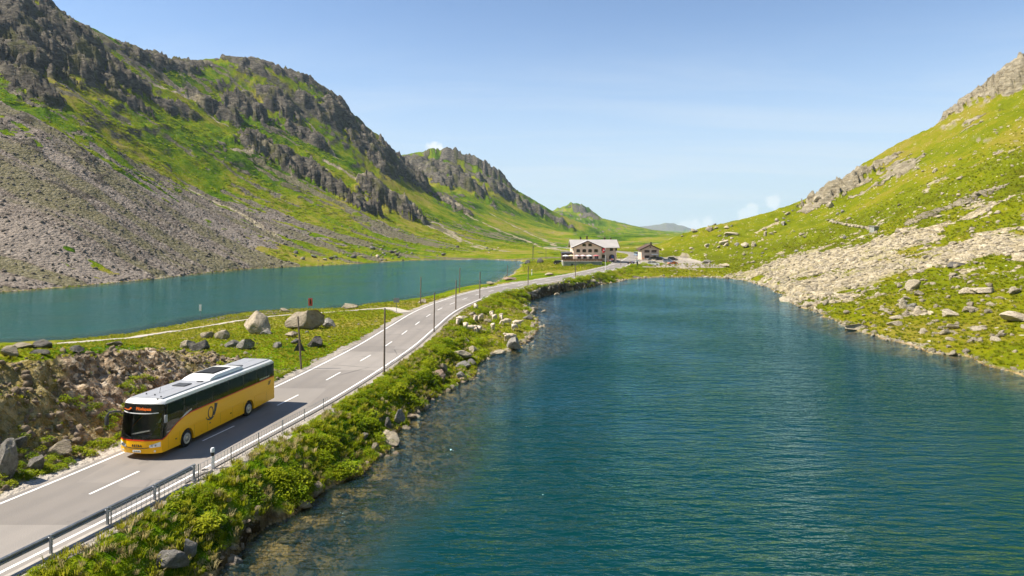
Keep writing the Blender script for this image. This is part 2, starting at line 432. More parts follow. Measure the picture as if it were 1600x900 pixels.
    bulge = np.where(sd < 12, np.sin(np.clip((dr - 3.95) / 5.0, 0, 1) * math.pi) * .35, 0)
    z = np.where(sd > -.5, ROAD_Z - .06 + (z - ROAD_Z + .06) * t + bulge * (1 - t) * (dr > 4.1), z)
    # car park and house pads
    pad = sstep(3.5, 0, np.maximum(np.maximum(48 - X, X - 78), np.maximum(254 - Y, Y - 322)))
    hotel = sstep(4, 0, np.maximum(np.maximum(23 - X, X - 46), np.maximum(277 - Y, Y - 300)))
    z = np.where(sd > 1, z + (ROAD_Z - .03 - z) * pad * sstep(0, 5, sd), z)
    z = z + (3.0 - z) * hotel
    dp = np.full(X.shape, 300.0)
    m = (X < -12) & (X > -95) & (Y > 65) & (Y < 135)
    if m.any(): dp[m], _, _ = seg_dist(X[m], Y[m], PATH_C)
    # lake bed
    bed = -.10 - np.clip(-sd, 0, 40) * .24 - sstep(5, 14, -sd) * 5 + (fbm(X / 1.4, Y / 1.4, 4, 95) - .5) * .5 * sstep(0, 1, -sd)
    z = np.where(sd <= 0, np.where(dr < 6, np.minimum(z, bed + 0), bed), z)
    z = np.where(dr < 3.9, ROAD_Z - .06, z)
    if not full: return z
    gravel = np.maximum(sstep(5.3, 4.1, dr + (fbm(X / 1.2, Y / 1.2, 3, 97) - .5) * 1.4), pad * sstep(2, 4, sd) * sstep(.25, .6, pad))
    gravel = np.maximum(gravel, sstep(1.9, .9, dp + (fbm(X / 1.5, Y / 1.5, 3, 98) - .5)))
    gravel = np.maximum(gravel, sstep(1.3, .5, np.abs(sd - .3)) * .5 * (Y > 60))
    streak = fbm(fb / 9, fa / 90, 4, 43)
    sc = scree_amount(X, Y) + .05 * (X < 40) * sstep(10, 30, base)
    rough = np.where(X > 40, (fbm(X / 16, Y / 16, 4, 45, .6) - .5) * 1.3 + (fbm(X / 3.5, Y / 3.5, 3, 46) - .5) * .7, (streak - .5) * 1.35 + (fbm(X / 6, Y / 6, 3, 44) - .5) * .5)
    sc = sstep(.34, .66, np.where(X > 40, sc * .84, sc) + rough) * (sd > .5)
    sc = sc * (1 - sstep(.2, .6, add / 6))
    ch = np.zeros(X.shape)
    for cp in chute_geo:
        lo = cp.min(0) - 12; hi_ = cp.max(0) + 12; m = (X > lo[0]) & (X < hi_[0]) & (Y > lo[1]) & (Y < hi_[1])
        if m.any():
            d, _, _ = seg_dist(X[m] + (fbm(X[m] / 14, Y[m] / 14, 3, 47) - .5) * 12, Y[m], cp)
            ch[m] = np.maximum(ch[m], sstep(3.4, 1.2, d + (fbm(X[m] / 4, Y[m] / 4, 3, 48) - .5) * 3))
    sc = np.maximum(sc, ch); warm = np.maximum(warm, ch * .75)
    return z, dict(streak=streak, big=fbm(X / 55, Y / 55, 3, 101), mid=fbm(X / 8.3, Y / 8.3, 4, 103, .6), sd=sd, dr=dr, dl=dl, rock=np.clip(rock, 0, 1), warm=np.clip(np.maximum(warm, warmhill * 1.0), 0, 1), scree=sc, dirt=cutface, gravel=gravel, bed=sstep(.55, 0, sd), dp=dp)
def ground_z(x, y): return float(land(np.array([x]), np.array([y]))[0])
def at(ix, iy):                          # ground point seen at that place of the photograph
    x, y = pick(ix, iy, land, 24, 1500, 1500)
    return x, y, max(ground_z(x, y), 0.0)
# ------------------------------------------------------------------ materials
MATS = {}
class NT:
    def __init__(s, name):
        s.m = bpy.data.materials.new(name); s.m.use_nodes = True
        s.n = s.m.node_tree.nodes; s.l = s.m.node_tree.links
        s.n.clear()
        s.out = s.n.new('ShaderNodeOutputMaterial')
    def node(s, t, **kw):
        n = s.n.new(t)
        for k, v in kw.items(): setattr(n, k, v)
        return n
    def link(s, a, b): s.l.new(a, b)
    def put(s, sock, v):
        if isinstance(v, (int, float)): sock.default_value = v
        elif isinstance(v, (tuple, list)): sock.default_value = tuple(v) + ((1,) if len(v) == 3 and sock.type == 'RGBA' else ())
        else: s.l.new(v, sock)
    def math(s, op, a, b=None, c=None, clamp=False):
        n = s.node('ShaderNodeMath', operation=op); n.use_clamp = clamp
        for i, v in enumerate((a, b, c)):
            if v is not None: s.put(n.inputs[i], v)
        return n.outputs[0]
    def coord(s, kind='Object'):
        return s.node('ShaderNodeTexCoord').outputs[kind]
    def pos(s): return s.node('ShaderNodeNewGeometry').outputs['Position']
    def noise(s, vec, scale, detail=5, rough=.55, dist=0.0):
        n = s.node('ShaderNodeTexNoise')
        s.link(vec, n.inputs['Vector']); n.inputs['Scale'].default_value = scale; n.inputs['Detail'].default_value = detail
        n.inputs['Roughness'].default_value = rough; n.inputs['Distortion'].default_value = dist
        return n.outputs['Fac']
    def voro(s, vec, scale, feature='F1', out='Distance'):
        n = s.node('ShaderNodeTexVoronoi', feature=feature)
        s.link(vec, n.inputs['Vector']); n.inputs['Scale'].default_value = scale
        return n.outputs[out]
    def ramp(s, fac, stops):
        n = s.node('ShaderNodeValToRGB'); e = n.color_ramp.elements
        while len(e) < len(stops): e.new(.5)
        for i, (p, c) in enumerate(stops): e[i].position = p; e[i].color = tuple(c) + (1,)
        s.link(fac, n.inputs[0]); return n.outputs[0]
    def rng(s, v, a, b, c=0.0, d=1.0, smooth=True):
        n = s.node('ShaderNodeMapRange'); n.interpolation_type = 'SMOOTHSTEP' if smooth else 'LINEAR'
        s.put(n.inputs['Value'], v)
        for k, x in zip(('From Min', 'From Max', 'To Min', 'To Max'), (a, b, c, d)): n.inputs[k].default_value = x
        return n.outputs[0]
    def mix(s, f, a, b, blend='MIX'):
        n = s.node('ShaderNodeMix', data_type='RGBA', blend_type=blend)
        s.put(n.inputs['Factor'], f); s.put(n.inputs['A'], a); s.put(n.inputs['B'], b)
        return n.outputs['Result']
    def attr(s, name):
        n = s.node('ShaderNodeAttribute'); n.attribute_name = name
        return n.outputs['Fac']
    def bump(s, h, dist, strength=1.0, prev=None):
        n = s.node('ShaderNodeBump'); n.inputs['Distance'].default_value = dist; n.inputs['Strength'].default_value = strength
        s.link(h, n.inputs['Height'])
        if prev is not None: s.link(prev, n.inputs['Normal'])
        return n.outputs['Normal']
    def bsdf(s, color, rough=.6, spec=.3, metal=0.0, normal=None, **kw):
        n = s.node('ShaderNodeBsdfPrincipled')
        s.put(n.inputs['Base Color'], color); s.put(n.inputs['Roughness'], rough); s.put(n.inputs['Metallic'], metal)
        n.inputs['Specular IOR Level'].default_value = spec
        for k, v in kw.items(): s.put(n.inputs[k], v)
        if normal is not None: s.link(normal, n.inputs['Normal'])
        s.link(n.outputs[0], s.out.inputs['Surface'])
        return n

def simple(name, color, rough=.55, metal=0.0, spec=.35, var=.12, scale=3.0, dirt=0.0, bumpd=0.0, coat=0.0):
    if name in MATS: return MATS[name]
    t = NT(name); v = t.coord('Object')
    nz = t.noise(v, scale, 6)
    dark = tuple(c * (1 - var) for c in color); lite = tuple(min(1, c * (1 + var)) for c in color)
    col = t.ramp(nz, [(.3, dark), (.7, lite)])
    if dirt:
        col = t.mix(t.rng(t.noise(v, scale * .6, 7, .65), .5, .8, 0, dirt), col, (.16, .13, .10))
    nm = t.bump(t.noise(v, scale * 6, 5), bumpd) if bumpd else None
    b = t.bsdf(col, t.rng(nz, .2, .8, rough * .85, min(1, rough * 1.15)), spec, metal, nm)
    if coat: b.inputs['Coat Weight'].default_value = coat; b.inputs['Coat Roughness'].default_value = .06
    MATS[name] = t.m
    return t.m

def terrain_material():
    t = NT('mountain_ground'); v = t.coord('Object')
    big = t.attr('big'); mid = t.attr('mid'); fine = t.noise(v, 1.3, 4, .65); vfine = t.noise(v, 5.5, 2, .6); n3 = t.noise(v, .33, 3, .6)
    # grass
    g = t.math('ADD', t.math('ADD', t.math('MULTIPLY', big, .45), t.math('MULTIPLY', n3, .35)), t.math('ADD', t.math('MULTIPLY', mid, .35), t.math('MULTIPLY', fine, .40)))
    g = t.math('MULTIPLY_ADD', t.math('SUBTRACT', g, .775), 1.35, .775)
    grass = t.ramp(g, [(.52, (.020, .050, .002)), (.65, (.070, .140, .003)), (.78, (.135, .190, .003)), (.90, (.200, .210, .009)), (.99, (.27, .225, .050))])
    grass = t.mix(t.math('MULTIPLY', t.attr('warm'), .45), grass, (.190, .160, .005))
    grass = t.mix(t.rng(vfine, .4, .7, 0, .5), grass, (.030, .055, .004))
    # bare bedrock
    mp = t.node('ShaderNodeMapping'); mp.inputs['Rotation'].default_value = (R(25), R(-30), R(20)); mp.inputs['Scale'].default_value = (1, 1, 2.6)
    t.link(v, mp.inputs[0]); lv = mp.outputs[0]
    rn = t.noise(lv, .17, 7, .70, .5)
    rcol = t.ramp(rn, [(.3, (.038, .034, .030)), (.44, (.105, .094, .080)), (.56, (.19, .17, .135)), (.72, (.33, .295, .225))])
    rcol = t.mix(t.rng(mid, .5, .72, 0, .55), rcol, (.12, .125, .03))
    rwarm = t.ramp(rn, [(.3, (.15, .12, .08)), (.46, (.36, .31, .21)), (.66, (.52, .46, .34))])
    warm = t.attr('warm')
    rcol = t.mix(warm, rcol, rwarm)
    # scree: stones of many sizes
    v1 = t.node('ShaderNodeTexVoronoi'); t.link(v, v1.inputs['Vector']); v1.inputs['Scale'].default_value = 2.3
    v2 = t.node('ShaderNodeTexVoronoi'); t.link(v, v2.inputs['Vector']); v2.inputs['Scale'].default_value = .85
    sep1 = t.node('ShaderNodeSeparateColor'); t.link(v1.outputs['Color'], sep1.inputs[0]); sep2 = t.node('ShaderNodeSeparateColor'); t.link(v2.outputs['Color'], sep2.inputs[0])
    d1, d2 = v1.outputs['Distance'], v2.outputs['Distance']
    sv = t.math('ADD', t.math('MULTIPLY', sep1.outputs[0], .45), t.math('MULTIPLY', sep2.outputs[1], .55))
    s_cold = t.ramp(sv, [(.1, (.080, .066, .054)), (.45, (.165, .138, .115)), (.8, (.25, .215, .18)), (1., (.38, .34, .29))])
    s_cold = t.mix(t.rng(t.attr('streak'), .48, .64, 0, .5), s_cold, (.125, .125, .040))
    s_cold = t.mix(t.rng(t.attr('streak'), .45, .34, 0, .45), s_cold, (.27, .235, .20))
    s_warm = t.ramp(sv, [(.1, (.17, .14, .085)), (.4, (.34, .285, .18)), (.75, (.45, .39, .27)), (1., (.58, .52, .39))])
    s_warm = t.mix(t.rng(mid, .5, .75, 0, .5), s_warm, (.22, .21, .06))
    scol = t.mix(warm, s_cold, s_warm)
    # soil of the cut, gravel, lake bed
    soil = t.ramp(t.math('ADD', t.math('MULTIPLY', fine, .6), t.math('MULTIPLY', sep1.outputs[2], .4)), [(.3, (.12, .085, .05)), (.5, (.32, .235, .15)), (.65, (.46, .37, .26)), (.8, (.58, .50, .40))])
    soil = t.mix(t.rng(mid, .54, .64, 0, .6), soil, t.ramp(fine, [(.3, (.09, .085, .010)), (.7, (.27, .22, .035))]))
    grav = t.ramp(t.math('ADD', t.math('MULTIPLY', vfine, .5), t.math('MULTIPLY', mid, .5)), [(.3, (.22, .19, .155)), (.7, (.42, .385, .335))])
    bcol = t.ramp(t.math('ADD', t.math('MULTIPLY', sep2.outputs[0], .5), t.math('MULTIPLY', fine, .5)), [(.25, (.06, .038, .016)), (.5, (.20, .135, .055)), (.75, (.40, .29, .15))])
    jit = t.math('SUBTRACT', t.math('ADD', t.math('MULTIPLY', fine, .55), t.math('MULTIPLY', mid, .45)), .5)
    def sharp(a, k=.55, lo=.42, hi=.6):
        return t.rng(t.math('ADD', t.attr(a), t.math('MULTIPLY', jit, k * 2)), lo, hi)
    # stray stones in the turf
    st = t.math('MULTIPLY', t.rng(d2, .30, .20), t.rng(sep2.outputs[0], .78, .82))
    st = t.math('MULTIPLY', st, t.rng(mid, .42, .52))
    col = t.mix(t.math('MULTIPLY', st, .85), grass, t.mix(warm, (.20, .19, .17), (.50, .46, .36)))
    nzv = t.node('ShaderNodeSeparateXYZ'); t.link(t.node('ShaderNodeNewGeometry').outputs['Normal'], nzv.inputs[0])
    steep = t.math('MULTIPLY', t.rng(nzv.outputs[2], .76, .64), t.math('SUBTRACT', 1.0, t.attr('dirt')))
    f_s = sharp('scree', .5); f_r = t.math('MAXIMUM', sharp('rock', .5), steep); f_d = sharp('dirt', .3); f_g = sharp('gravel', .35); f_b = t.attr('bed')
    col = t.mix(f_s, col, scol); col = t.mix(f_r, col, rcol); col = t.mix(f_d, col, soil); col = t.mix(f_g, col, grav); col = t.mix(f_b, col, bcol)
    # relief, one height for all covers
    hg = t.math('ADD', t.math('MULTIPLY', n3, .9), t.math('ADD', t.math('MULTIPLY', fine, .40), t.math('MULTIPLY', vfine, .16)))
    hs = t.math('MULTIPLY', t.math('ADD', t.math('MULTIPLY', d1, .18), t.math('MULTIPLY', d2, .6)), t.math('MULTIPLY', f_s, -1.0))
    hr = t.math('MULTIPLY', t.math('MULTIPLY', rn, 5.5), f_r)
    nm = t.bump(t.math('ADD', hg, t.math('ADD', hs, hr)), 1.0, 1.0)
    t.bsdf(col, .95, .02, 0, nm)
    return t.m

def water_material(name, deep, ang, scl=1.0):
    t = NT(name); v = t.coord('Object')
    def waves(rot, sx, sy, detail):
        mp = t.node('ShaderNodeMapping'); mp.inputs['Rotation'].default_value = (0, 0, R(rot)); mp.inputs['Scale'].default_value = (sx * scl, sy * scl, 1)
        t.link(v, mp.inputs[0]); return t.noise(mp.outputs[0], 1.0, detail, .5, .35)
    a = waves(ang, .30, .95, 3); b = waves(ang + 17, .8, 2.1, 3); c = waves(ang - 20, 2.0, 4.2, 2); patch = t.noise(v, .035, 3)
    h = t.math('ADD', t.math('MULTIPLY', a, 1.1), t.math('ADD', t.math('MULTIPLY', b, .5), t.math('MULTIPLY', c, .2)))
    h = t.math('MULTIPLY', h, t.rng(patch, .35, .65, .5, 1.35))
    sxyz = t.node('ShaderNodeSeparateXYZ'); t.link(v, sxyz.inputs[0])
    h = t.math('MULTIPLY', h, t.rng(sxyz.outputs[1], 35, 210, 1.0, .42))
    nm = t.bump(h, .58, 1.0)
    depth = t.attr('depth')
    body_f = t.rng(depth, 0.05, 3.0, .08, 1.0, False)
    body_f = t.math('POWER', body_f, .75)
    dif = t.node('ShaderNodeBsdfDiffuse'); t.put(dif.inputs['Color'], t.mix(t.rng(depth, .5, 6.0), tuple(x * 1.0 + y for x, y in zip(deep, (.016, .010, .0))), deep))
    tr = t.node('ShaderNodeBsdfTransparent'); tr.inputs['Color'].default_value = (.86, .87, .68, 1)
    m1 = t.node('ShaderNodeMixShader'); t.put(m1.inputs[0], body_f); t.link(tr.outputs[0], m1.inputs[1]); t.link(dif.outputs[0], m1.inputs[2])
    gl = t.node('ShaderNodeBsdfGlossy'); gl.inputs['Roughness'].default_value = .07; gl.inputs['Color'].default_value = (.46, .80, 1, 1); t.link(nm, gl.inputs['Normal'])
    fr = t.node('ShaderNodeFresnel'); fr.inputs['IOR'].default_value = 1.333; t.link(t.bump(h, .50, 1.0), fr.inputs['Normal'])
    m2 = t.node('ShaderNodeMixShader'); t.link(t.math('MULTIPLY', fr.outputs[0], 1.0), m2.inputs[0]); t.link(m1.outputs[0], m2.inputs[1]); t.link(gl.outputs[0], m2.inputs[2])
    t.link(m2.outputs[0], t.out.inputs['Surface'])
    return t.m

# ------------------------------------------------------------------ mesh helpers
def np_mesh(name, co, quads, mat, attrs=None, smooth=True, up=False):
    me = bpy.data.meshes.new(name)
    me.vertices.add(len(co)); me.vertices.foreach_set('co', np.ascontiguousarray(co, np.float32).ravel())
    q = np.ascontiguousarray(quads, np.int32); k = q.shape[1]
    me.loops.add(q.size); me.loops.foreach_set('vertex_index', q.ravel())
    me.polygons.add(len(q)); me.polygons.foreach_set('loop_start', np.arange(0, q.size, k, dtype=np.int32))
    if smooth: me.polygons.foreach_set('use_smooth', np.ones(len(q), bool))
    me.update(calc_edges=True)
    if up and me.polygons[len(q) // 2].normal.z < 0: me.flip_normals()
    for an, av in (attrs or {}).items():
        a = me.attributes.new(an, 'FLOAT', 'POINT'); a.data.foreach_set('value', np.ascontiguousarray(av, np.float32))
    if mat: me.materials.append(mat)
    return me
def link(name, me, parent=None):
    o = bpy.data.objects.new(name, me); COL.objects.link(o)
    if parent is not None: o.parent = parent
    return o
def tag(o, label=None, cat=None, group=None, kind=None):
    for k, v in (('label', label), ('category', cat), ('group', group), ('kind', kind)):
        if v: o[k] = v
    return o
def thing(name, label, cat, loc=(0, 0, 0), rz=0.0, group=None):
    o = bpy.data.objects.new(name, None); COL.objects.link(o); o.empty_display_size = .3
    o.location = loc; o.rotation_euler = (0, 0, rz)
    return tag(o, label, cat, group)

# ------------------------------------------------------------------ the ground: one sheet, finer in front of the lookout
FAST = False
dense = np.linspace(-R(46), R(46), 860)
rest = np.linspace(R(47), 2 * math.pi - R(47), 132)[1:-1]
TH = np.concatenate([dense, rest])
RR = np.concatenate([np.linspace(1.5, 22, 26)[:-1], np.exp(np.arange(math.log(22), math.log(1150), .0052)), np.exp(np.arange(math.log(1150), math.log(13000), .022))])
th_g, rr_g = np.meshgrid(TH, RR, indexing='xy')
GX = (np.sin(th_g) * rr_g).ravel(); GY = (np.cos(th_g) * rr_g).ravel()
GZ, cover = land(GX, GY, True)
# the far blue massif and the low ridges before it
def massif(cx_, iy, Y, half, seed):
    x0 = (cx_ - CX) / F_PX * Y; top = CAM_Z + (HOR - iy) / F_PX * Y
    d = np.hypot((GX - x0) / half, (GY - Y) / (half * 1.4))
    return top * np.clip(1 - d, 0, 1) ** .8 * (.75 + .5 * ridged(GX / (half * .5), GY / (half * .5), 5, seed))
far = np.maximum.reduce([massif(1040, 347, 9000, 420, 5), massif(1015, 352, 9300, 420, 6), massif(992, 356, 8800, 380, 7)])
GZ = np.maximum(GZ, np.where(GY > 6000, far, -1e3))
cover['rock'] = np.maximum(cover['rock'], (far > 5) * 1.0)
nth, nr = len(TH), len(RR)
idx = np.arange(nth * nr).reshape(nr, nth)
nxt = np.roll(idx, -1, axis=1)
quads = np.stack([idx[:-1], nxt[:-1], nxt[1:], idx[1:]], -1).reshape(-1, 4)[:, ::-1]
me = np_mesh('ground', np.stack([GX, GY, GZ], 1), quads, terrain_material(), {k: cover[k] for k in ('rock', 'warm', 'scree', 'dirt', 'gravel', 'bed', 'big', 'mid', 'streak')}, up=True)
ground = tag(link('ground', me), 'grassy alpine valley floor with scree slopes and rocky mountains', None, None, 'structure')

# quick look-ups of the built ground (its own grid), used to stand things on it
COVER = {k: v.reshape(nr, nth) for k, v in cover.items()}; COVER['z'] = GZ.reshape(nr, nth)
N_D = len(dense); LRR = np.log(RR)
def look(names, X, Y):
    X = np.asarray(X, float); Y = np.asarray(Y, float)
    th = np.clip((np.arctan2(X, Y) - dense[0]) / (dense[1] - dense[0]), 0, N_D - 1.001); ti = th.astype(int); ft = th - ti
    lr = np.log(np.maximum(np.hypot(X, Y), RR[0] * 1.001)); ri = np.clip(np.searchsorted(LRR, lr) - 1, 0, nr - 2); fr = np.clip((lr - LRR[ri]) / (LRR[ri + 1] - LRR[ri]), 0, 1)
    out = []
    for nme in names:
        A_ = COVER[nme]; out.append((A_[ri, ti] * (1 - ft) + A_[ri, ti + 1] * ft) * (1 - fr) + (A_[ri + 1, ti] * (1 - ft) + A_[ri + 1, ti + 1] * ft) * fr)
    return out
def gland(X, Y): return look(['z'], X, Y)[0]
def ground_z(x, y): return float(gland(np.array([x]), np.array([y]))[0])
def at(ix, iy):                          # ground point seen at that place of the photograph
    x, y = pick(ix, iy, gland, 24, 1500, 1500)
    return x, y, max(ground_z(x, y), 0.0)

# ------------------------------------------------------------------ the two lakes
def lake(name, poly, th0, th1, nt, r0, r1, nrr, mat, label):
    th = np.linspace(th0, th1, nt); rr = np.exp(np.linspace(math.log(r0), math.log(r1), nrr))
    a, b = np.meshgrid(th, rr, indexing='xy'); X = (np.sin(a) * b).ravel(); Y = (np.cos(a) * b).ravel()
    sd = poly_sd(X, Y, poly); Z = gland(X, Y)
    i = np.arange(nt * nrr).reshape(nrr, nt)
    q = np.stack([i[:-1, :-1], i[:-1, 1:], i[1:, 1:], i[1:, :-1]], -1).reshape(-1, 4)[:, ::-1]
    q = q[(sd[q] < 3.2).any(1)]
    used = np.unique(q); remap = np.full(nt * nrr, -1); remap[used] = np.arange(len(used))
    me = np_mesh(name, np.stack([X, Y, np.zeros_like(X)], 1)[used], remap[q], mat, {'depth': np.maximum(-Z, 0)[used]}, up=True)
    return tag(link(name, me), label, None, None, 'structure')
lake('lake', LAKE_NEAR, -R(60), R(85), 420, 3.0, 260, 300, water_material('lake_water_blue', (.001, .029, .030), 8), 'rippled deep teal lake right of the road')
lake('lake', LAKE_FAR, -R(62), R(4), 260, 84, 400, 150, water_material('lake_water_green', (.018, .070, .054), -20), 'green-blue lake under the left mountain')
# ------------------------------------------------------------------ small mesh builder
class MB:
    def __init__(s): s.v = []; s.f = []
    def add(s, vs_, fs):
        k = len(s.v); s.v += [tuple(p) for p in vs_]; s.f += [tuple(i + k for i in f) for f in fs]; return s
    def box(s, c, d, rz=0.0, rx=0.0, ry=0.0):
        m = Matrix.Rotation(rz, 3, 'Z') @ Matrix.Rotation(ry, 3, 'Y') @ Matrix.Rotation(rx, 3, 'X')
        h = Vector(d) / 2; c = Vector(c)
        vs_ = [c + m @ Vector((x * h.x, y * h.y, z * h.z)) for x in (-1, 1) for y in (-1, 1) for z in (-1, 1)]
        return s.add(vs_, [(0, 1, 3, 2), (4, 6, 7, 5), (0, 4, 5, 1), (2, 3, 7, 6), (0, 2, 6, 4), (1, 5, 7, 3)])
    def tube(s, pts, rad, seg=8, cap=True):
        pts = [Vector(p) for p in pts]; rads = rad if isinstance(rad, (list, tuple)) else [rad] * len(pts)
        k0 = len(s.v); up = Vector((0, 0, 1))
        for i, p in enumerate(pts):
            d = (pts[min(i + 1, len(pts) - 1)] - pts[max(i - 1, 0)]).normalized()
            a = d.cross(up)
            if a.length < 1e-3: a = d.cross(Vector((1, 0, 0)))
            a.normalize(); b = d.cross(a)
            for j in range(seg):
                t = 2 * math.pi * j / seg
                s.v.append(tuple(p + (a * math.cos(t) + b * math.sin(t)) * rads[i]))
        for i in range(len(pts) - 1):
            for j in range(seg):
                q = k0 + i * seg
                s.f.append((q + j, q + (j + 1) % seg, q + seg + (j + 1) % seg, q + seg + j))
        if cap:
            s.f.append(tuple(k0 + j for j in range(seg))); e = k0 + (len(pts) - 1) * seg
            s.f.append(tuple(e + j for j in reversed(range(seg))))
        return s
    def cyl(s, c, axis, rad, length, seg=16):
        c = Vector(c); a = Vector(axis).normalized() * length / 2
        return s.tube([c - a, c + a], rad, seg)
    def lathe(s, c, prof, seg=12):              # profile of (radius, z)
        k0 = len(s.v)
        for (r_, z_) in prof:
            for j in range(seg):
                t = 2 * math.pi * j / seg
                s.v.append((c[0] + r_ * math.cos(t), c[1] + r_ * math.sin(t), c[2] + z_))
        for i in range(len(prof) - 1):
            for j in range(seg):
                q = k0 + i * seg
                s.f.append((q + j, q + (j + 1) % seg, q + seg + (j + 1) % seg, q + seg + j))
        s.f.append(tuple(k0 + j for j in range(seg))); e = k0 + (len(prof) - 1) * seg
        s.f.append(tuple(e + j for j in reversed(range(seg))))
        return s
    def prism(s, poly, lo, hi, axis='x'):       # polygon in the two other axes, extruded along axis
        def P(a, b, t): return {'x': (t, a, b), 'y': (a, t, b), 'z': (a, b, t)}[axis]
        n_ = len(poly); vs_ = [P(a, b, lo) for a, b in poly] + [P(a, b, hi) for a, b in poly]
        return s.add(vs_, [tuple(range(n_))[::-1], tuple(range(n_, 2 * n_))] + [(i, (i + 1) % n_, n_ + (i + 1) % n_, n_ + i) for i in range(n_)])
    def map(s, fn): s.v = [tuple(fn(Vector(p))) for p in s.v]; return s
    def mesh(s, name, mat, bevel=0.0, smooth=False, seg=2):
        me = bpy.data.meshes.new(name); me.from_pydata(s.v, [], s.f); me.update()
        bm = bmesh.new(); bm.from_mesh(me)
        bmesh.ops.recalc_face_normals(bm, faces=bm.faces)
        if bevel:
            es = [e for e in bm.edges if len(e.link_faces) == 2 and e.calc_face_angle(0) > R(28)]
            bmesh.ops.bevel(bm, geom=es, offset=bevel, segments=seg, profile=.6, affect='EDGES', clamp_overlap=True)
        bm.to_mesh(me); bm.free()
        if smooth:
            for p in me.polygons: p.use_smooth = True
            try: me.set_sharp_from_angle(angle=R(40))
            except Exception: pass
        if mat: me.materials.append(mat)
        return me
    def build(s, name, mat, parent=None, bevel=0.0, smooth=False, label=None):
        o = link(name, s.mesh(name, mat, bevel, smooth), parent)
        if label: o['label'] = label
        return o
def copy_tree(o, parent=None, keep=None):
    c = o.copy(); COL.objects.link(c); c.parent = parent
    for ch in list(o.children): copy_tree(ch, c)
    return c
def text_mesh(body, size, mat, parent, M, name='lettering', extrude=.004, bold=0.0):
    cu = bpy.data.curves.new('lettering', 'FONT'); cu.body = body; cu.size = size; cu.extrude = extrude; cu.align_x = 'CENTER'; cu.align_y = 'CENTER'; cu.offset = bold
    cu.resolution_u = 3
    tmp = bpy.data.objects.new('tmp', cu); COL.objects.link(tmp)
    dg = bpy.context.evaluated_depsgraph_get(); me = bpy.data.meshes.new_from_object(tmp.evaluated_get(dg))
    bpy.data.objects.remove(tmp); bpy.data.curves.remove(cu)
    me.transform(M); me.materials.clear(); me.materials.append(mat)
    return link(name, me, parent)
def skin_mesh(name, joints, edges, mat_fn=None, root=0, sub=1):
    """one continuous body grown round a skeleton: joints are (x, y, z, radius)"""
    me = bpy.data.meshes.new(name); me.from_pydata([j[:3] for j in joints], edges, []); me.update()
    ob = bpy.data.objects.new('tmp', me); COL.objects.link(ob)
    ob.modifiers.new('skin', 'SKIN')
    if not me.skin_vertices: me.skin_vertices.new()
    for i, j in enumerate(joints):
        sv_ = me.skin_vertices[0].data[i]; r_ = j[3]; sv_.radius = r_ if isinstance(r_, tuple) else (r_, r_); sv_.use_root = (i == root)
    m = ob.modifiers.new('sub', 'SUBSURF'); m.levels = sub; m.render_levels = sub
    dg = bpy.context.evaluated_depsgraph_get(); out = bpy.data.meshes.new_from_object(ob.evaluated_get(dg))
    bpy.data.objects.remove(ob); bpy.data.meshes.remove(me)
    for p in out.polygons: p.use_smooth = True
    return out
def paint_faces(me, mats, fn):
    me.materials.clear()
    for m in mats: me.materials.append(m)
    for p in me.polygons: p.material_index = fn(p.center)

# ------------------------------------------------------------------ road
def asphalt():
    t = NT('asphalt'); v = t.coord('Object')
    patch = t.noise(v, .09, 5, .6); fine = t.noise(v, 14, 3); lane = t.attr('across')
    c = t.ramp(t.math('ADD', t.math('MULTIPLY', patch, .75), t.math('MULTIPLY', fine, .25)), [(.3, (.170, .153, .136)), (.5, (.225, .204, .182)), (.7, (.275, .25, .225))])
    wear = t.math('MULTIPLY', t.math('ADD', t.math('COSINE', t.math('MULTIPLY', lane, 3.65)), 1.0), t.noise(v, .25, 4))
    c = t.mix(t.rng(wear, .25, 1.2, 0, .5), c, (.185, .170, .155))
    pv_ = t.node('ShaderNodeTexVoronoi'); pv_.distance = 'CHEBYCHEV'; t.link(v, pv_.inputs['Vector']); pv_.inputs['Scale'].default_value = .11
    sp_ = t.node('ShaderNodeSeparateColor'); t.link(pv_.outputs['Color'], sp_.inputs[0])
    c = t.mix(t.rng(sp_.outputs[0], .72, .74, 0, .22), c, (.12, .112, .104)); c = t.mix(t.rng(sp_.outputs[1], .75, .77, 0, .25), c, (.33, .305, .275))
    st = t.rng(t.noise(v, .6, 6, .7), .60, .72, 0, .45)
    c = t.mix(st, c, (.11, .105, .10))
    vo = t.node('ShaderNodeTexVoronoi', feature='DISTANCE_TO_EDGE'); t.link(v, vo.inputs['Vector']); vo.inputs['Scale'].default_value = .16; 
    mpw = t.mix(.35, v, t.node('ShaderNodeTexNoise').outputs['Color']); t.link(mpw, vo.inputs['Vector'])
    c = t.mix(t.math('MULTIPLY', t.rng(vo.outputs['Distance'], .010, .004), t.rng(patch, .5, .6, 0, .8)), c, (.06, .058, .055))
    t.bsdf(c, t.rng(fine, .3, .7, .75, .95), .25, 0, t.bump(fine, .012))
    return t.m
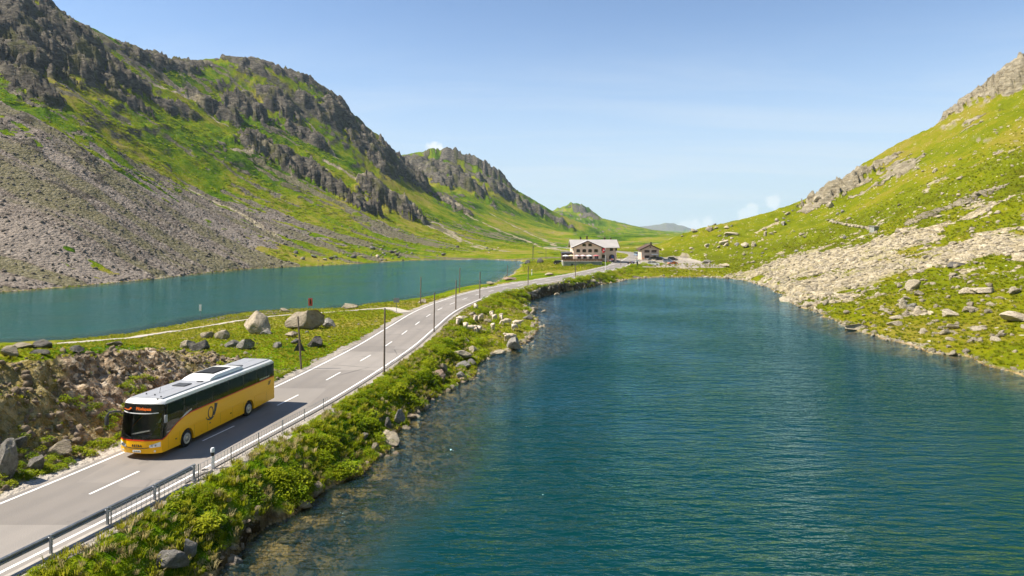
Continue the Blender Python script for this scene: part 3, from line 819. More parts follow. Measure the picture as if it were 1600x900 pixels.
def ribbon(name, line, offs, z, mat, parent=None, across=None, zfn=None):
    P = np.array(line); T = np.gradient(P, axis=0); T /= np.linalg.norm(T, axis=1)[:, None]
    N = np.stack([T[:, 1], -T[:, 0]], 1)           # to the right of travel
    rows = []
    for o_ in offs:
        q = P + N * (o_ if np.isscalar(o_) else np.asarray(o_)[:, None])
        zz = np.full(len(q), z) if zfn is None else zfn(q[:, 0], q[:, 1]) + z
        rows.append(np.concatenate([q, zz[:, None]], 1))
    co = np.concatenate(rows); m = len(P); k = len(offs)
    i = np.arange(m * k).reshape(k, m)
    q = np.stack([i[:-1, :-1], i[1:, :-1], i[1:, 1:], i[:-1, 1:]], -1).reshape(-1, 4)
    me = np_mesh(name, co, q[:, ::-1], mat, {'across': np.repeat(np.array([float(np.mean(o_)) for o_ in offs]), m)})
    if me.polygons[0].normal.z < 0: me.flip_normals()
    return link(name, me, parent)
m_asph = asphalt()
road = tag(ribbon('road', ROAD, [-3.72, -2.5, -1.2, 0, 1.2, 2.5, 3.72], ROAD_Z, m_asph), 'grey asphalt pass road with white lines between the lakes', None, None, 'structure')
m_line = simple('road_paint_white', (.80, .79, .76), .6, var=.10, scale=2.0, dirt=.35)
arc = np.concatenate([[0], np.cumsum(np.linalg.norm(np.diff(ROAD, axis=0), axis=1))])
def along(s): return np.array([np.interp(s, arc, ROAD[:, 0]), np.interp(s, arc, ROAD[:, 1])])
def line_piece(s0, s1, off, w, name):
    ss = np.linspace(s0, s1, max(2, int((s1 - s0) / 1.5)))
    pts = np.array([along(s) for s in ss])
    return ribbon(name, pts, [off - w / 2, off + w / 2], ROAD_Z + .005, m_line, road)
def s_of(Y): return float(arc[int(np.argmin(np.abs(ROAD[:, 1] - Y)))])
line_piece(2, s_of(330), -3.28, .17, 'edge_line'); line_piece(2, s_of(300), 3.28, .17, 'edge_line')
s_a = s_of(34.6)
for k in range(-3, 26):
    s0 = s_a + k * 9.0 - .2
    line_piece(s0, s0 + 3.4, 0.0, .14, 'lane_dash')
m_grav = simple('track_gravel', (.40, .365, .31), .95, var=.22, scale=4.0, bumpd=.03)
tag(ribbon('path', catmull(PATH_PTS, 1.0), [-1.0, -.5, 0, .5, 1.0], .05, m_grav, zfn=gland), 'narrow gravel track along the meadow by the lake', None, None, 'structure')
road_right = lambda s, off: along(s) + off * np.array([(lambda d: (d[1], -d[0]))((along(s + .5) - along(s - .5)) / np.linalg.norm(along(s + .5) - along(s - .5)))]).ravel()

# ------------------------------------------------------------------ guard rail, kerb wall and wire fence along the lake side
m_steel = simple('galvanised_steel', (.22, .24, .26), .5, .5, var=.2, scale=2.5, dirt=.25)
m_conc = simple('weathered_concrete', (.36, .33, .29), .85, var=.2, scale=1.4, dirt=.4, bumpd=.02)
s_end = s_of(37.6)
rail_s = np.arange(4.0, s_end + .01, 1.0)
rail = thing('guard_rail', 'low grey steel guard rail on posts at the lower left road edge', 'guard rail', (*road_right(s_end, 3.75), ROAD_Z))
inv = Vector(rail.location)
def rel(p, o=inv): return (p[0] - o[0], p[1] - o[1], p[2] - o[2])
prof = [(-.04, .46), (.03, .50), (.03, .56), (-.04, .61), (.03, .66), (.03, .72), (-.04, .76), (-.055, .76), (.015, .70), (.015, .67), (-.055, .61), (.015, .55), (.015, .52), (-.055, .46)]
mb = MB(); k = len(prof); rows = []
for s in rail_s:
    p = road_right(s, 3.72); q = road_right(s, 4.72) - p
    base = len(mb.v)
    for (o_, z_) in prof: mb.v.append(rel((p[0] + q[0] * o_, p[1] + q[1] * o_, ROAD_Z + z_)))
    if rows:
        b0 = rows[-1]
        for j in range(k): mb.f.append((b0 + j, b0 + (j + 1) % k, base + (j + 1) % k, base + j))
    rows.append(base)
mb.build('beam', m_steel, rail)
s = s_end - .5
while s > 4:
    p = road_right(s, 3.88); d = along(s + .5) - along(s - .5); rz = math.atan2(d[1], d[0])
    pb = MB(); c0 = rel((p[0], p[1], ROAD_Z))
    pb.box((c0[0], c0[1], c0[2] + .40), (.07, .12, .86), rz).box((c0[0], c0[1], c0[2] + .0), (.22, .22, .03), rz)
    po = pb.build('post', m_steel, rail, .006)
    for dz in (.53, .69): MB().cyl((c0[0] - .04 * math.sin(rz), c0[1] + .04 * math.cos(rz), c0[2] + dz), (math.sin(rz), -math.cos(rz), 0), .022, .30, 8).build('bolt', simple('bolt_zinc', (.7, .7, .7), .4, .6), po)
    s -= 2.85
wall = thing('kerb_wall', 'pale concrete kerb wall under the guard rail', 'wall', (*road_right(s_end, 4.0), ROAD_Z))
inv2 = Vector(wall.location); mb = MB(); rows = []
for s in rail_s[:-1]:
    p = road_right(s, 3.76); q = road_right(s, 4.76) - p; base = len(mb.v)
    for (o_, z_) in [(0, -.1), (0, .05), (.42, .05), (.47, -1.0), (0, -1.0)]: mb.v.append(rel((p[0] + q[0] * o_, p[1] + q[1] * o_, ROAD_Z + z_), inv2))
    if rows:
        for j in range(5): mb.f.append((rows[-1] + j, rows[-1] + (j + 1) % 5, base + (j + 1) % 5, base + j))
    rows.append(base)
mb.f += [tuple(range(5)), tuple(rows[-1] + j for j in range(5))[::-1]]
mb.build('coping', m_conc, wall)
def wire_fence(label, s0, s1, off, z0, z1, gap, post_gap):
    fo = thing('wire_fence', label, 'fence', (*road_right(s0, off), ROAD_Z)); o0 = Vector(fo.location)
    wm = MB(); ss = np.arange(s0, s1, gap)
    for s in ss:
        p = road_right(s, off); wm.box(rel((p[0], p[1], ROAD_Z + (z0 + z1) / 2), o0), (.016, .016, z1 - z0))
    for h_ in np.linspace(z0 + .02, z1, 4):
        pts = [rel((*road_right(s, off), ROAD_Z + h_), o0) for s in np.arange(s0, s1, 1.0)]
        wm.tube(pts, .011, 4)
    wo = wm.build('wire_mesh', simple('fence_wire', (.42, .44, .45), .4, .5), fo); wo['kind'] = 'stuff'
    for s in np.arange(s0, s1, post_gap):
        p = road_right(s, off + .03); MB().tube([rel((p[0], p[1], ROAD_Z - .2), o0), rel((p[0], p[1], ROAD_Z + z1 + .06), o0)], .028, 8).build('post', m_steel, fo)
wire_fence('low wire mesh fence along the road edge beside the bus', s_end - 6.2, s_of(53.5), 4.05, -.05, .78, .30, 2.9)
wire_fence('wire mesh hung outside the kerb wall below the guard rail', 6.0, s_end - .4, 4.55, -.75, .02, .34, 3.2)

# ------------------------------------------------------------------ the bus
bus = thing('bus', 'yellow coach with white roof and dark windows driving on the road', 'bus', (-21.95, 39.95, ROAD_Z), -math.atan2(.157, .988))
bus.scale = (1.05, 1.05, 1.05)
L, HWID = 13.0, 1.275
def bus_shape(p):
    x, y, z = p
    a = min(1, abs(x) / HWID)
    wf = max(0, 1 - y / 1.2); wr = max(0, 1 - (L - y) / .6)
    y = y + wf * (.34 * a ** 3.2) - wr * .10 * a ** 4
    if z > 1.05: y += max(0, 1 - p.y / 2.0) * .15 * (z - 1.05)
    if z < .75: y += wf * .12 * (.75 - z)
    if z > 2.6: x *= 1 - .035 * (z - 2.6) / .7
    return Vector((x, y, z))
def slab(poly, xs):
    """y-z outline carried across the width in slices so that the shell can be curved"""
    b = MB(); n_ = len(poly)
    for x in xs: b.v += [(x, y, z) for (y, z) in poly]
    for i in range(len(xs) - 1):
        for j in range(n_): b.f.append((i * n_ + j, i * n_ + (j + 1) % n_, (i + 1) * n_ + (j + 1) % n_, (i + 1) * n_ + j))
    b.f.append(tuple(range(n_))); b.f.append(tuple((len(xs) - 1) * n_ + j for j in reversed(range(n_))))
    return b
XS = [HWID * math.sin(t) for t in np.linspace(-math.pi / 2, math.pi / 2, 17)]
WY = (2.62, 9.43); WR = .56
def arch(yc, r_=.62, n_=12): return [(yc + r_ * math.cos(t), .48 + r_ * math.sin(t)) for t in np.linspace(math.pi, 0, n_)]
def belt(y): return float(np.interp(y, [0, .25, .7, 1.2, 1.7, 2.3, 3.0, 13], [1.08, 1.10, 1.24, 1.46, 1.68, 1.88, 1.97, 2.04]))
m_yel = simple('bus_yellow_paint', (.98, .50, .002), .32, spec=.25, var=.03, scale=.7, coat=.15)
m_black = simple('bus_black_trim', (.012, .013, .013), .28, spec=.5, var=.2)
m_white = simple('bus_white_paint', (.80, .80, .78), .35, spec=.5, var=.05, coat=.3)
m_grey = simple('bus_roof_grey', (.30, .31, .33), .5, var=.08, dirt=.15)
m_red = simple('bus_red_stripe', (.62, .035, .012), .35, var=.05)
m_rub = simple('tyre_rubber', (.018, .018, .019), .8, var=.3, scale=8)
m_rim = simple('wheel_steel', (.55, .55, .55), .4, .6, var=.2)
m_dgrey = simple('dark_grey_plastic', (.06, .062, .065), .5, var=.2)
m_lgrey = simple('silver_trim', (.55, .56, .55), .4, .3, var=.1)
ysm = np.linspace(0.0, 3.0, 13).tolist()
body_poly = [(0.02, .36)] + [(0.0, .6), (0.0, .9)] + [(y, belt(y)) for y in ysm] + [(6, belt(6)), (L, belt(L)), (L, .40)] + [(10.05, .34)] + [(y, z) for y, z in reversed(arch(WY[1]))] + [(8.81, .34), (3.24, .32)] + [(y, z) for y, z in reversed(arch(WY[0]))] + [(2.0, .32)]
body = slab(body_poly, XS).map(bus_shape).build('body', m_yel, bus, 0, True)
def glass(name, tint, trans, rough=.03):
    t = NT(name)
    tr = t.node('ShaderNodeBsdfTransparent'); tr.inputs['Color'].default_value = (*tint, 1)
    df = t.node('ShaderNodeBsdfPrincipled'); t.put(df.inputs['Base Color'], t.ramp(t.noise(t.coord(), 1.5, 4), [(.3, (.008, .010, .009)), (.7, (.016, .019, .017))])); df.inputs['Roughness'].default_value = rough
    m = t.node('ShaderNodeMixShader'); m.inputs[0].default_value = trans; t.link(df.outputs[0], m.inputs[1]); t.link(tr.outputs[0], m.inputs[2])
    gl_ = t.node('ShaderNodeBsdfGlossy'); gl_.inputs['Roughness'].default_value = .02
    fr = t.node('ShaderNodeFresnel'); fr.inputs['IOR'].default_value = 1.5
    m2 = t.node('ShaderNodeMixShader'); t.link(fr.outputs[0], m2.inputs[0]); t.link(m.outputs[0], m2.inputs[1]); t.link(gl_.outputs[0], m2.inputs[2])
    t.link(m2.outputs[0], t.out.inputs['Surface']); return t.m
g_dark = glass('tinted_side_glass', (.45, .52, .48), .62); g_front = glass('windscreen_glass', (.88, .92, .90), .93)
# frame of the window band, pane by pane
pan_y = [(2.42, 3.55), (3.62, 5.20), (5.27, 6.95), (7.02, 8.70), (8.77, 10.45), (10.52, 11.72), (11.79, 12.75)]
def pillar(poly, x0, x1): MB().prism(poly, x0, x1).map(bus_shape).build('window_pillar', m_black, bus)
for sx in (-1, 1):
    x0, x1 = sorted((sx * (HWID - .05), sx * (HWID - .004)))
    for yc in [3.585, 5.235, 6.985, 8.735, 10.485, 11.755]:
        pillar([(yc - .05, belt(yc) - .02), (yc + .05, belt(yc) - .02), (yc + .05, 2.94), (yc - .05, 2.94)], x0, x1)
    pillar([(12.74, 1.95), (L - .02, 1.95), (L - .02, 2.94), (12.74, 2.94)], x0, x1)
    pillar([(2.30, belt(2.3) - .02), (2.44, belt(2.44) - .02), (2.44, 2.94), (2.30, 2.94)], x0, x1)
    pillar([(.42, 1.05), (.56, 1.05), (.56, 2.94), (.42, 2.94)], *sorted((sx * (HWID - .09), sx * (HWID - .01))))
    MB().prism([(.3, 2.93), (L - .02, 2.93), (L - .02, 3.06), (.3, 3.06)], x0, x1).map(bus_shape).build('window_header', m_black, bus)
MB().box((0, L - .05, 2.5), (2.4, .05, 1.1)).build('rear_window', g_dark, bus)
for sx in (-1, 1):
    xa = sx * (HWID - .012); xb = sx * (HWID + .002)
    for (y0, y1) in pan_y:
        b = MB().prism([(y0, belt(y0) + .03), (y1, belt(y1) + .03), (y1, 2.95), (y0, 2.95)], *sorted((xa, xb)))
        b.map(bus_shape).build('side_window', g_dark, bus)
    MB().prism([(.52, belt(.52) + .03), (1.1, belt(1.1) + .03), (1.7, belt(1.7) + .03), (2.30, belt(2.3) + .03), (2.30, 2.95), (.52, 2.95)], *sorted((xa, xb))).map(bus_shape).build('cab_window', g_dark, bus)
    ya = np.linspace(.02, 12.9, 40)
    MB().prism([(y, belt(y) - .035) for y in ya] + [(y, belt(y) + .03) for y in ya[::-1]], *sorted((sx * (HWID - .01), sx * (HWID + .006)))).map(bus_shape).build('red_stripe', m_red, bus)
    MB().prism([(1.98, belt(1.98) + .04), (2.55, belt(2.55) + .04), (3.05, belt(3.05) + .13), (3.05, belt(3.05) + .20), (2.5, belt(2.5) + .17)], *sorted((sx * (HWID - .01), sx * (HWID + .008)))).map(bus_shape).build('silver_trim', m_lgrey, bus)
    # lower panel seams, flap line, lock plates
    for y in (.78, 1.92, 3.3, 4.6, 6.0, 7.4, 8.72, 10.15, 11.75): MB().prism([(y, .42), (y + .012, .42), (y + .012, 1.12), (y, 1.12)], *sorted((sx * HWID, sx * (HWID + .003)))).map(bus_shape).build('panel_seam', simple('seam_joint', (.25, .12, .01), .6), bus)
    for pl in ([(3.25, 1.12), (8.75, 1.12), (8.75, 1.155), (3.25, 1.155)], [(10.12, 1.12), (12.9, 1.14), (12.9, 1.175), (10.12, 1.155)]):
        MB().prism(pl, *sorted((sx * HWID, sx * (HWID + .018)))).map(bus_shape).build('side_moulding', m_yel, bus)
    for y in (1.6, 4.9, 7.2):
        MB().box((sx * HWID, y, .78), (.012, .15, .06)).map(bus_shape).build('lock_plate', m_black, bus)
    for y in (4.0, 6.6, 8.1, 11.2): MB().box((sx * HWID, y, .50), (.012, .10, .04)).map(bus_shape).build('side_marker', simple('amber_lens', (.8, .25, .02), .3), bus)
# front: windscreen, destination box, lamps, plate
def front_patch(x0, x1, zf0, zf1, off, nx=14, nz=8, thick=.012):
    b = MB(); gx = np.linspace(x0, x1, nx); gz = np.linspace(0, 1, nz)
    for lay in (0, thick):
        for u in gz:
            for x in gx: b.v.append((x, -off + lay, zf0(x) + (zf1(x) - zf0(x)) * u))
    n_ = nx * nz
    for j in range(nz - 1):
        for i in range(nx - 1):
            a = j * nx + i; b.f.append((a, a + 1, a + nx + 1, a + nx)); b.f.append((n_ + a, n_ + a + nx, n_ + a + nx + 1, n_ + a + 1))
    ring = [i for i in range(nx)] + [j * nx + nx - 1 for j in range(1, nz)] + [(nz - 1) * nx + i for i in range(nx - 2, -1, -1)] + [j * nx for j in range(nz - 2, 0, -1)]
    for a, c in zip(ring, ring[1:] + ring[:1]): b.f.append((a, c, n_ + c, n_ + a))
    return b.map(bus_shape)
cst = lambda v: (lambda x: v)
front_patch(-1.20, 1.20, cst(1.16), cst(2.62), .004).build('windscreen', g_front, bus, 0, True)
front_patch(-1.26, 1.26, cst(1.07), cst(1.14), .010).build('red_stripe', m_red, bus, 0, True)
front_patch(-1.20, 1.20, cst(1.14), cst(1.24), .012).build('windscreen_base', m_black, bus, 0, True)
front_patch(-1.24, 1.24, cst(2.56), cst(3.02), .006, thick=.10).build('destination_box', m_black, bus, 0, True)
front_patch(-1.16, 1.05, lambda x: 2.52 + .05 * (x / 1.2) ** 2, lambda x: 2.565 + .05 * (x / 1.2) ** 2, .020).build('sun_visor_edge', m_white, bus, 0, True)
for sx in (-1, 1): front_patch(*sorted((sx * 1.265, sx * 1.18)), cst(1.12), cst(3.0), .008, nx=4, thick=.08).build('corner_post', m_black, bus, 0, True)
m_led = NT('orange_led'); e_ = m_led.node('ShaderNodeEmission'); m_led.put(e_.inputs['Color'], m_led.ramp(m_led.noise(m_led.coord(), 40, 2), [(.3, (1, .16, .02)), (.7, (1, .26, .05))])); e_.inputs['Strength'].default_value = .42; m_led.link(e_.outputs[0], m_led.out.inputs['Surface']); m_led = m_led.m
RF = Matrix.Rotation(R(90), 4, 'X')
y_disp = .15 * (2.79 - 1.05) - .012
text_mesh('Flüelapass', .235, m_led, bus, Matrix.Translation((.22, y_disp, 2.79)) @ RF, 'destination_lettering', bold=.006)
hb = MB(); hb.tube([(-.98, y_disp, 2.81), (-.90, y_disp, 2.78), (-.80, y_disp, 2.74), (-.66, y_disp, 2.75), (-.56, y_disp, 2.84)], [.012, .02, .03, .035, .05], 6).build('horn_symbol', m_led, bus)
mtl = MB()
for i, ch in enumerate('SETRA'): pass
text_mesh('S E T R A', .15, m_black, bus, Matrix.Translation((0, -.012, .80)) @ RF, 'maker_lettering', bold=.012)
MB().tube([(x, bus_shape(Vector((x, -.004, .70))).y, .66 + .05 * (abs(x) / .75) ** 2) for x in np.linspace(-.75, .75, 9)], .016, 6).build('grille_slot', m_black, bus)
for sx in (-1, 1):
    hl = front_patch(*sorted((sx * .72, sx * 1.235)), lambda x: .70 + .06 * (abs(x) - .72), lambda x: .84 + .30 * (abs(x) - .72), .014, 8, 4, .03).build('headlight', simple('lamp_lens', (.75, .78, .80), .08, spec=.8, var=.05), bus, 0, True)
    for k_, xx in enumerate((.86, 1.02)):
        y_ = bus_shape(Vector((sx * xx, -.024, .82))).y
        MB().cyl((sx * xx, y_, .82), (0, 1, 0), .055, .02, 12).build('reflector', simple('lamp_reflector', (.30, .36, .45), .1, .8), hl)
    MB().cyl((sx * .98, bus_shape(Vector((sx * .98, -.01, .50))).y, .50), (0, 1, 0), .06, .03, 14).build('fog_lamp', simple('fog_lens', (.9, .85, .75), .1), bus)
MB().box((0, -.014, .50), (.50, .02, .12)).build('number_plate', simple('plate_white', (.75, .76, .74), .4), bus, .004)
text_mesh('GR 106 554', .075, m_black, bus, Matrix.Translation((0, -.027, .50)) @ RF, 'plate_lettering', extrude=.002)['kind'] = 'stuff'
for sx in (-1, 1):
    wp = MB(); wp.tube([(sx * .35, -.01, 1.22), (sx * .9, .08, 1.45)], .014, 6)
    wp.build('wiper', m_black, bus)
# mirrors: the long arm on the kerb side, a short one at the driver's window
mm = MB(); mm.tube([(-1.22, .30, 2.58), (-1.45, .12, 2.63), (-1.68, -.02, 2.60), (-1.78, -.08, 2.45), (-1.80, -.10, 2.35)], [.05, .055, .06, .06, .05], 8)
mo = mm.build('mirror', m_dgrey, bus, 0, True); MB().box((-1.81, -.08, 2.13), (.22, .14, .48)).build('mirror_head', m_dgrey, mo, .05, True)
mm = MB(); mm.tube([(1.26, .62, 2.35), (1.36, .52, 2.36)], .03, 8); mo = mm.build('mirror', m_dgrey, bus); MB().box((1.38, .55, 2.22), (.10, .20, .44)).build('mirror_head', simple('mirror_case_grey', (.30, .31, .32), .4), mo, .03, True)
# roof
roof_poly = [(.05, 3.0), (-.02, 3.08), (.10, 3.22), (.35, 3.28), (L - .25, 3.30), (L - .02, 3.16), (L - .02, 3.0)]
def roof_shape(p):
    q = bus_shape(p); a = abs(p.x) / HWID
    if p.z > 3.05: q.z -= .10 * a ** 6
    return q
slab(roof_poly, XS).map(roof_shape).build('roof', m_white, bus, 0, True)
for (xa, xb) in ((-1.0, -.006), (.006, 1.0)): MB().add([(xa, .75, 3.300), (xb, .75, 3.304), (xb, L - .35, 3.318), (xa, L - .35, 3.314), (xa, .75, 3.27), (xb, .75, 3.27), (xb, L - .35, 3.27), (xa, L - .35, 3.27)], [(0, 1, 2, 3), (4, 7, 6, 5), (0, 4, 5, 1), (1, 5, 6, 2), (2, 6, 7, 3), (3, 7, 4, 0)]).build('roof_panel', m_grey, bus)
pod_o = [(5.2, 3.30), (5.55, 3.46), (6.1, 3.56), (8.6, 3.58), (9.1, 3.50), (9.35, 3.31)]
pod = slab(pod_o, np.linspace(-.98, .98, 9)).map(lambda p: Vector((p.x * (1 - .10 * max(0, (p.z - 3.3) / .28)), p.y, p.z - .05 * (abs(p.x) / .98) ** 4))).build('air_conditioning_pod', m_white, bus, .02, True)
for k in range(11): MB().box((0, 6.35 + k * .17, 3.585), (1.15, .07, .035)).build('slat', m_dgrey, pod); MB().box((0, 7.2, 3.572), (1.3, 2.05, .02)).build('grille_frame', simple('pod_recess', (.12, .12, .125), .6), pod)
MB().box((.0, 3.95, 3.335), (.85, .75, .05)).build('roof_hatch', m_dgrey, bus, .02)
MB().box((.55, 4.95, 3.33), (.34, .22, .05)).build('roof_vent', m_dgrey, bus, .015)
MB().box((.0, 9.75, 3.345), (1.0, .5, .05)).build('roof_hatch', m_dgrey, bus, .02)
for (x, y) in ((-.55, 1.5), (.1, 1.35), (.75, 1.0), (-.9, .45), (.95, .45), (.85, 5.8)): MB().cyl((x, y, 3.33), (0, 0, 1), .04, .07, 8).build('roof_light', m_black, bus)
MB().tube([(.0, 1.9, 3.3), (.02, 1.95, 3.62)], .012, 6).build('antenna', m_black, bus)
# wheels
for sx in (-1, 1):
    for yc in WY:
        x = sx * (HWID - .17)
        wo = link('wheel', MB().lathe((0, 0, 0), [(.30, -.14), (.46, -.145), (.50, -.12), (.50, .12), (.46, .145), (.30, .14)], 28).map(lambda p: Vector((p.z, p.x, p.y))).mesh('wheel', m_rub, 0, True), bus)
        wo.location = (x, yc, .50); wo.name = 'wheel'
        rb = MB().lathe((0, 0, 0), [(.04, .185), (.10, .18), (.13, .155), (.20, .15), (.26, .155), (.30, .17), (.315, .155), (.315, .10)], 24).map(lambda p: Vector((p.z * sx, p.x, p.y)))
        rb.build('rim', m_rim, wo, 0, True)
        nb = MB()
        for k in range(10): nb.cyl((sx * .155, .16 * math.cos(k * .628), .16 * math.sin(k * .628)), (1, 0, 0), .017, .05, 6)
        nb.build('wheel_nuts', m_dgrey, wo)['kind'] = 'stuff'
    for yc in WY: MB().prism(arch(yc, .62) + [(yc + .62, .34), (yc - .62, .34)], *sorted((sx * .75, sx * .78))).build('wheel_well', m_black, bus)
# emblem: the curled horn, large on the flank and small at the tail
def horn(parent, sx, yc, zc, k_, name):
    x = sx * (HWID + .010); b = MB()
    def flat(pts, w):
        for i in range(len(pts) - 1):
            (y0, z0), (y1, z1) = pts[i], pts[i + 1]; w0, w1 = w[i], w[i + 1]
            d = Vector((y1 - y0, z1 - z0)); n_ = Vector((-d.y, d.x)).normalized()
            q = [(y0 + n_.x * w0, z0 + n_.y * w0), (y0 - n_.x * w0, z0 - n_.y * w0), (y1 - n_.x * w1, z1 - n_.y * w1), (y1 + n_.x * w1, z1 + n_.y * w1)]
            b.prism(q, *sorted((x - .008, x + .004 + .0006 * i)))
    ring = [(yc - .10 * k_ + .27 * k_ * math.cos(t), zc + .02 * k_ + .36 * k_ * math.sin(t)) for t in np.linspace(0, 2 * math.pi, 26)]
    flat(ring, [.035 * k_] * 26)
    bell = [(yc - .62 * k_, zc - .22 * k_), (yc - .48 * k_, zc - .33 * k_), (yc - .28 * k_, zc - .40 * k_), (yc - .02 * k_, zc - .40 * k_), (yc + .20 * k_, zc - .28 * k_), (yc + .36 * k_, zc - .04 * k_), (yc + .44 * k_, zc + .22 * k_), (yc + .50 * k_, zc + .50 * k_)]
    flat(bell, [.05 * k_, .035 * k_, .05 * k_, .065 * k_, .085 * k_, .10 * k_, .125 * k_, .17 * k_])
    b.build(name, m_dgrey, parent)
for sx in (-1, 1):
    horn(bus, sx, 5.05, 1.40, .95, 'horn_emblem'); horn(bus, sx, 12.15, 1.70, .30, 'horn_emblem')
RS = Matrix.Rotation(R(90), 4, 'Z') @ Matrix.Rotation(R(90), 4, 'X')
text_mesh('www.postauto.ch', .19, m_white, bus, Matrix.Translation((HWID - .002, 11.5, 2.19)) @ RS, 'website_lettering')
# tail lamps, rear bumper
for sx in (-1, 1): MB().box((sx * 1.15, L - .04, .95), (.12, .06, .5)).build('tail_light', simple('red_lens', (.5, .02, .02), .2), bus, .01)
MB().box((0, L + .02, .5), (2.4, .12, .22)).build('rear_bumper', m_black, bus, .03)
# cab and seats inside
slab([(y, belt(y) - .03) for y in np.linspace(.03, 12.9, 40)] + [(y, belt(y) + .012) for y in np.linspace(12.9, .03, 40)], [x * .97 for x in XS]).map(bus_shape).build('inner_lining', m_dgrey, bus)
MB().box((0, 1.9, 1.02), (2.3, 2.6, .06)).build('floor', m_dgrey, bus)
MB().box((0, .50, 1.15), (2.2, .55, .20), rx=R(-8)).build('dashboard', simple('dash_grey', (.16, .16, .17), .6), bus, .05, True)
MB().tube([(.62 + .22 * math.cos(t), .92 + .10 * math.sin(t), 1.42 + .20 * math.sin(t)) for t in np.linspace(0, 2 * math.pi, 18)], .018, 6).build('steering_wheel', m_black, bus)
m_seat = simple('seat_cloth', (.22, .24, .29), .9, var=.25, scale=5)
MB().prism([(1.25, 1.20), (1.25, 1.36), (1.72, 1.36), (1.76, 2.22), (1.88, 2.22), (1.88, 1.20)], .36, .88).build('driver_seat', m_seat, bus, .04, True)
for y in np.arange(3.6, 12.4, .85):
    for x in (-.95, -.48, .48, .95):
        MB().box((x, y, 2.30), (.42, .12, .62)).build('passenger_seat', m_seat, bus, .05)
# driver: one continuous figure from hips to head, hands on the wheel
def seated_driver():
    J = [(0, 0, .0, .17), (0, .02, .25, .16), (0, 0, .48, .17), (0, -.01, .60, .07), (0, -.04, .72, .095), (0, -.05, .82, .09),
         (-.2, 0, .50, .075), (-.25, -.16, .30, .055), (-.19, -.42, .28, .042), (-.16, -.50, .31, .04), (.2, 0, .50, .075), (.25, -.16, .30, .055), (.19, -.42, .28, .042), (.16, -.50, .31, .04),
         (-.12, -.25, 0, .09), (-.12, -.45, -.02, .07), (.12, -.25, 0, .09), (.12, -.45, -.02, .07)]
    E = [(0, 1), (1, 2), (2, 3), (3, 4), (4, 5), (2, 6), (6, 7), (7, 8), (8, 9), (2, 10), (10, 11), (11, 12), (12, 13), (0, 14), (14, 15), (0, 16), (16, 17)]
    me = skin_mesh('person', J, E)
    paint_faces(me, [simple('skin', (.52, .32, .22), .6), simple('pale_shirt', (.62, .64, .66), .8), simple('dark_trousers', (.03, .03, .04), .8)],
                lambda c: 0 if (c.z > .58 or (c.y < -.33 and c.z > .2)) else (2 if c.z < .06 else 1))
    return me
drv = tag(link('person', seated_driver()), 'person in a pale shirt driving the yellow bus', 'person')
drv.rotation_euler = bus.rotation_euler; bpy.context.view_layer.update(); drv.location = bus.matrix_world @ Vector((.62, 1.50, 1.46))
# ------------------------------------------------------------------ boulders
def rock_mat(name, lo, mid_, hi, lichen=(.30, .30, .10), lf=.35):
    t = NT(name); v = t.coord('Object'); oi = t.node('ShaderNodeObjectInfo')
    va = t.node('ShaderNodeVectorMath', operation='ADD'); t.link(v, va.inputs[0])
    cb = t.node('ShaderNodeCombineXYZ'); t.link(t.math('MULTIPLY', oi.outputs['Random'], 37.0), cb.inputs[0]); t.link(cb.outputs[0], va.inputs[1])
    p = va.outputs[0]
    a = t.noise(p, 2.2, 7, .70, .5); b = t.noise(p, 11, 4, .65)
    c = t.ramp(t.math('ADD', t.math('MULTIPLY', a, .7), t.math('MULTIPLY', b, .3)), [(.3, lo), (.5, mid_), (.72, hi)])
    c = t.mix(t.rng(t.noise(p, 2.1, 5, .6), .56, .7, 0, lf), c, lichen)
    tone = t.math('MULTIPLY_ADD', oi.outputs['Random'], .5, .75)
    c = t.mix(1.0, c, t.node('ShaderNodeCombineColor').outputs[0]) if False else c
    hs = t.node('ShaderNodeHueSaturation'); t.link(c, hs.inputs['Color']); t.link(tone, hs.inputs['Value'])
    t.bsdf(hs.outputs[0], .9, .15, 0, t.bump(t.math('ADD', t.math('MULTIPLY', a, 1.6), t.math('MULTIPLY', b, .5)), .35))
    MATS[name] = t.m; return t.m
m_rk_tan = rock_mat('tan_granite', (.22, .18, .13), (.46, .39, .29), (.62, .55, .43))
m_rk_grey = rock_mat('grey_gneiss', (.10, .095, .09), (.26, .245, .22), (.46, .44, .40))
m_rk_pale = rock_mat('pale_granite', (.22, .18, .12), (.43, .37, .27), (.60, .54, .43), (.42, .40, .14), .4)
m_rk_dark = rock_mat('dark_gneiss', (.045, .043, .042), (.13, .12, .11), (.26, .25, .23))
m_rk_pink = rock_mat('pinkish_granite', (.17, .11, .08), (.38, .27, .21), (.52, .42, .35))
ico_cache = {}
def ico(sub):
    if sub not in ico_cache:
        bm = bmesh.new(); bmesh.ops.create_icosphere(bm, subdivisions=sub, radius=1.0)
        ico_cache[sub] = (np.array([v.co[:] for v in bm.verts]), np.array([[v.index for v in f.verts] for f in bm.faces])); bm.free()
    return ico_cache[sub]
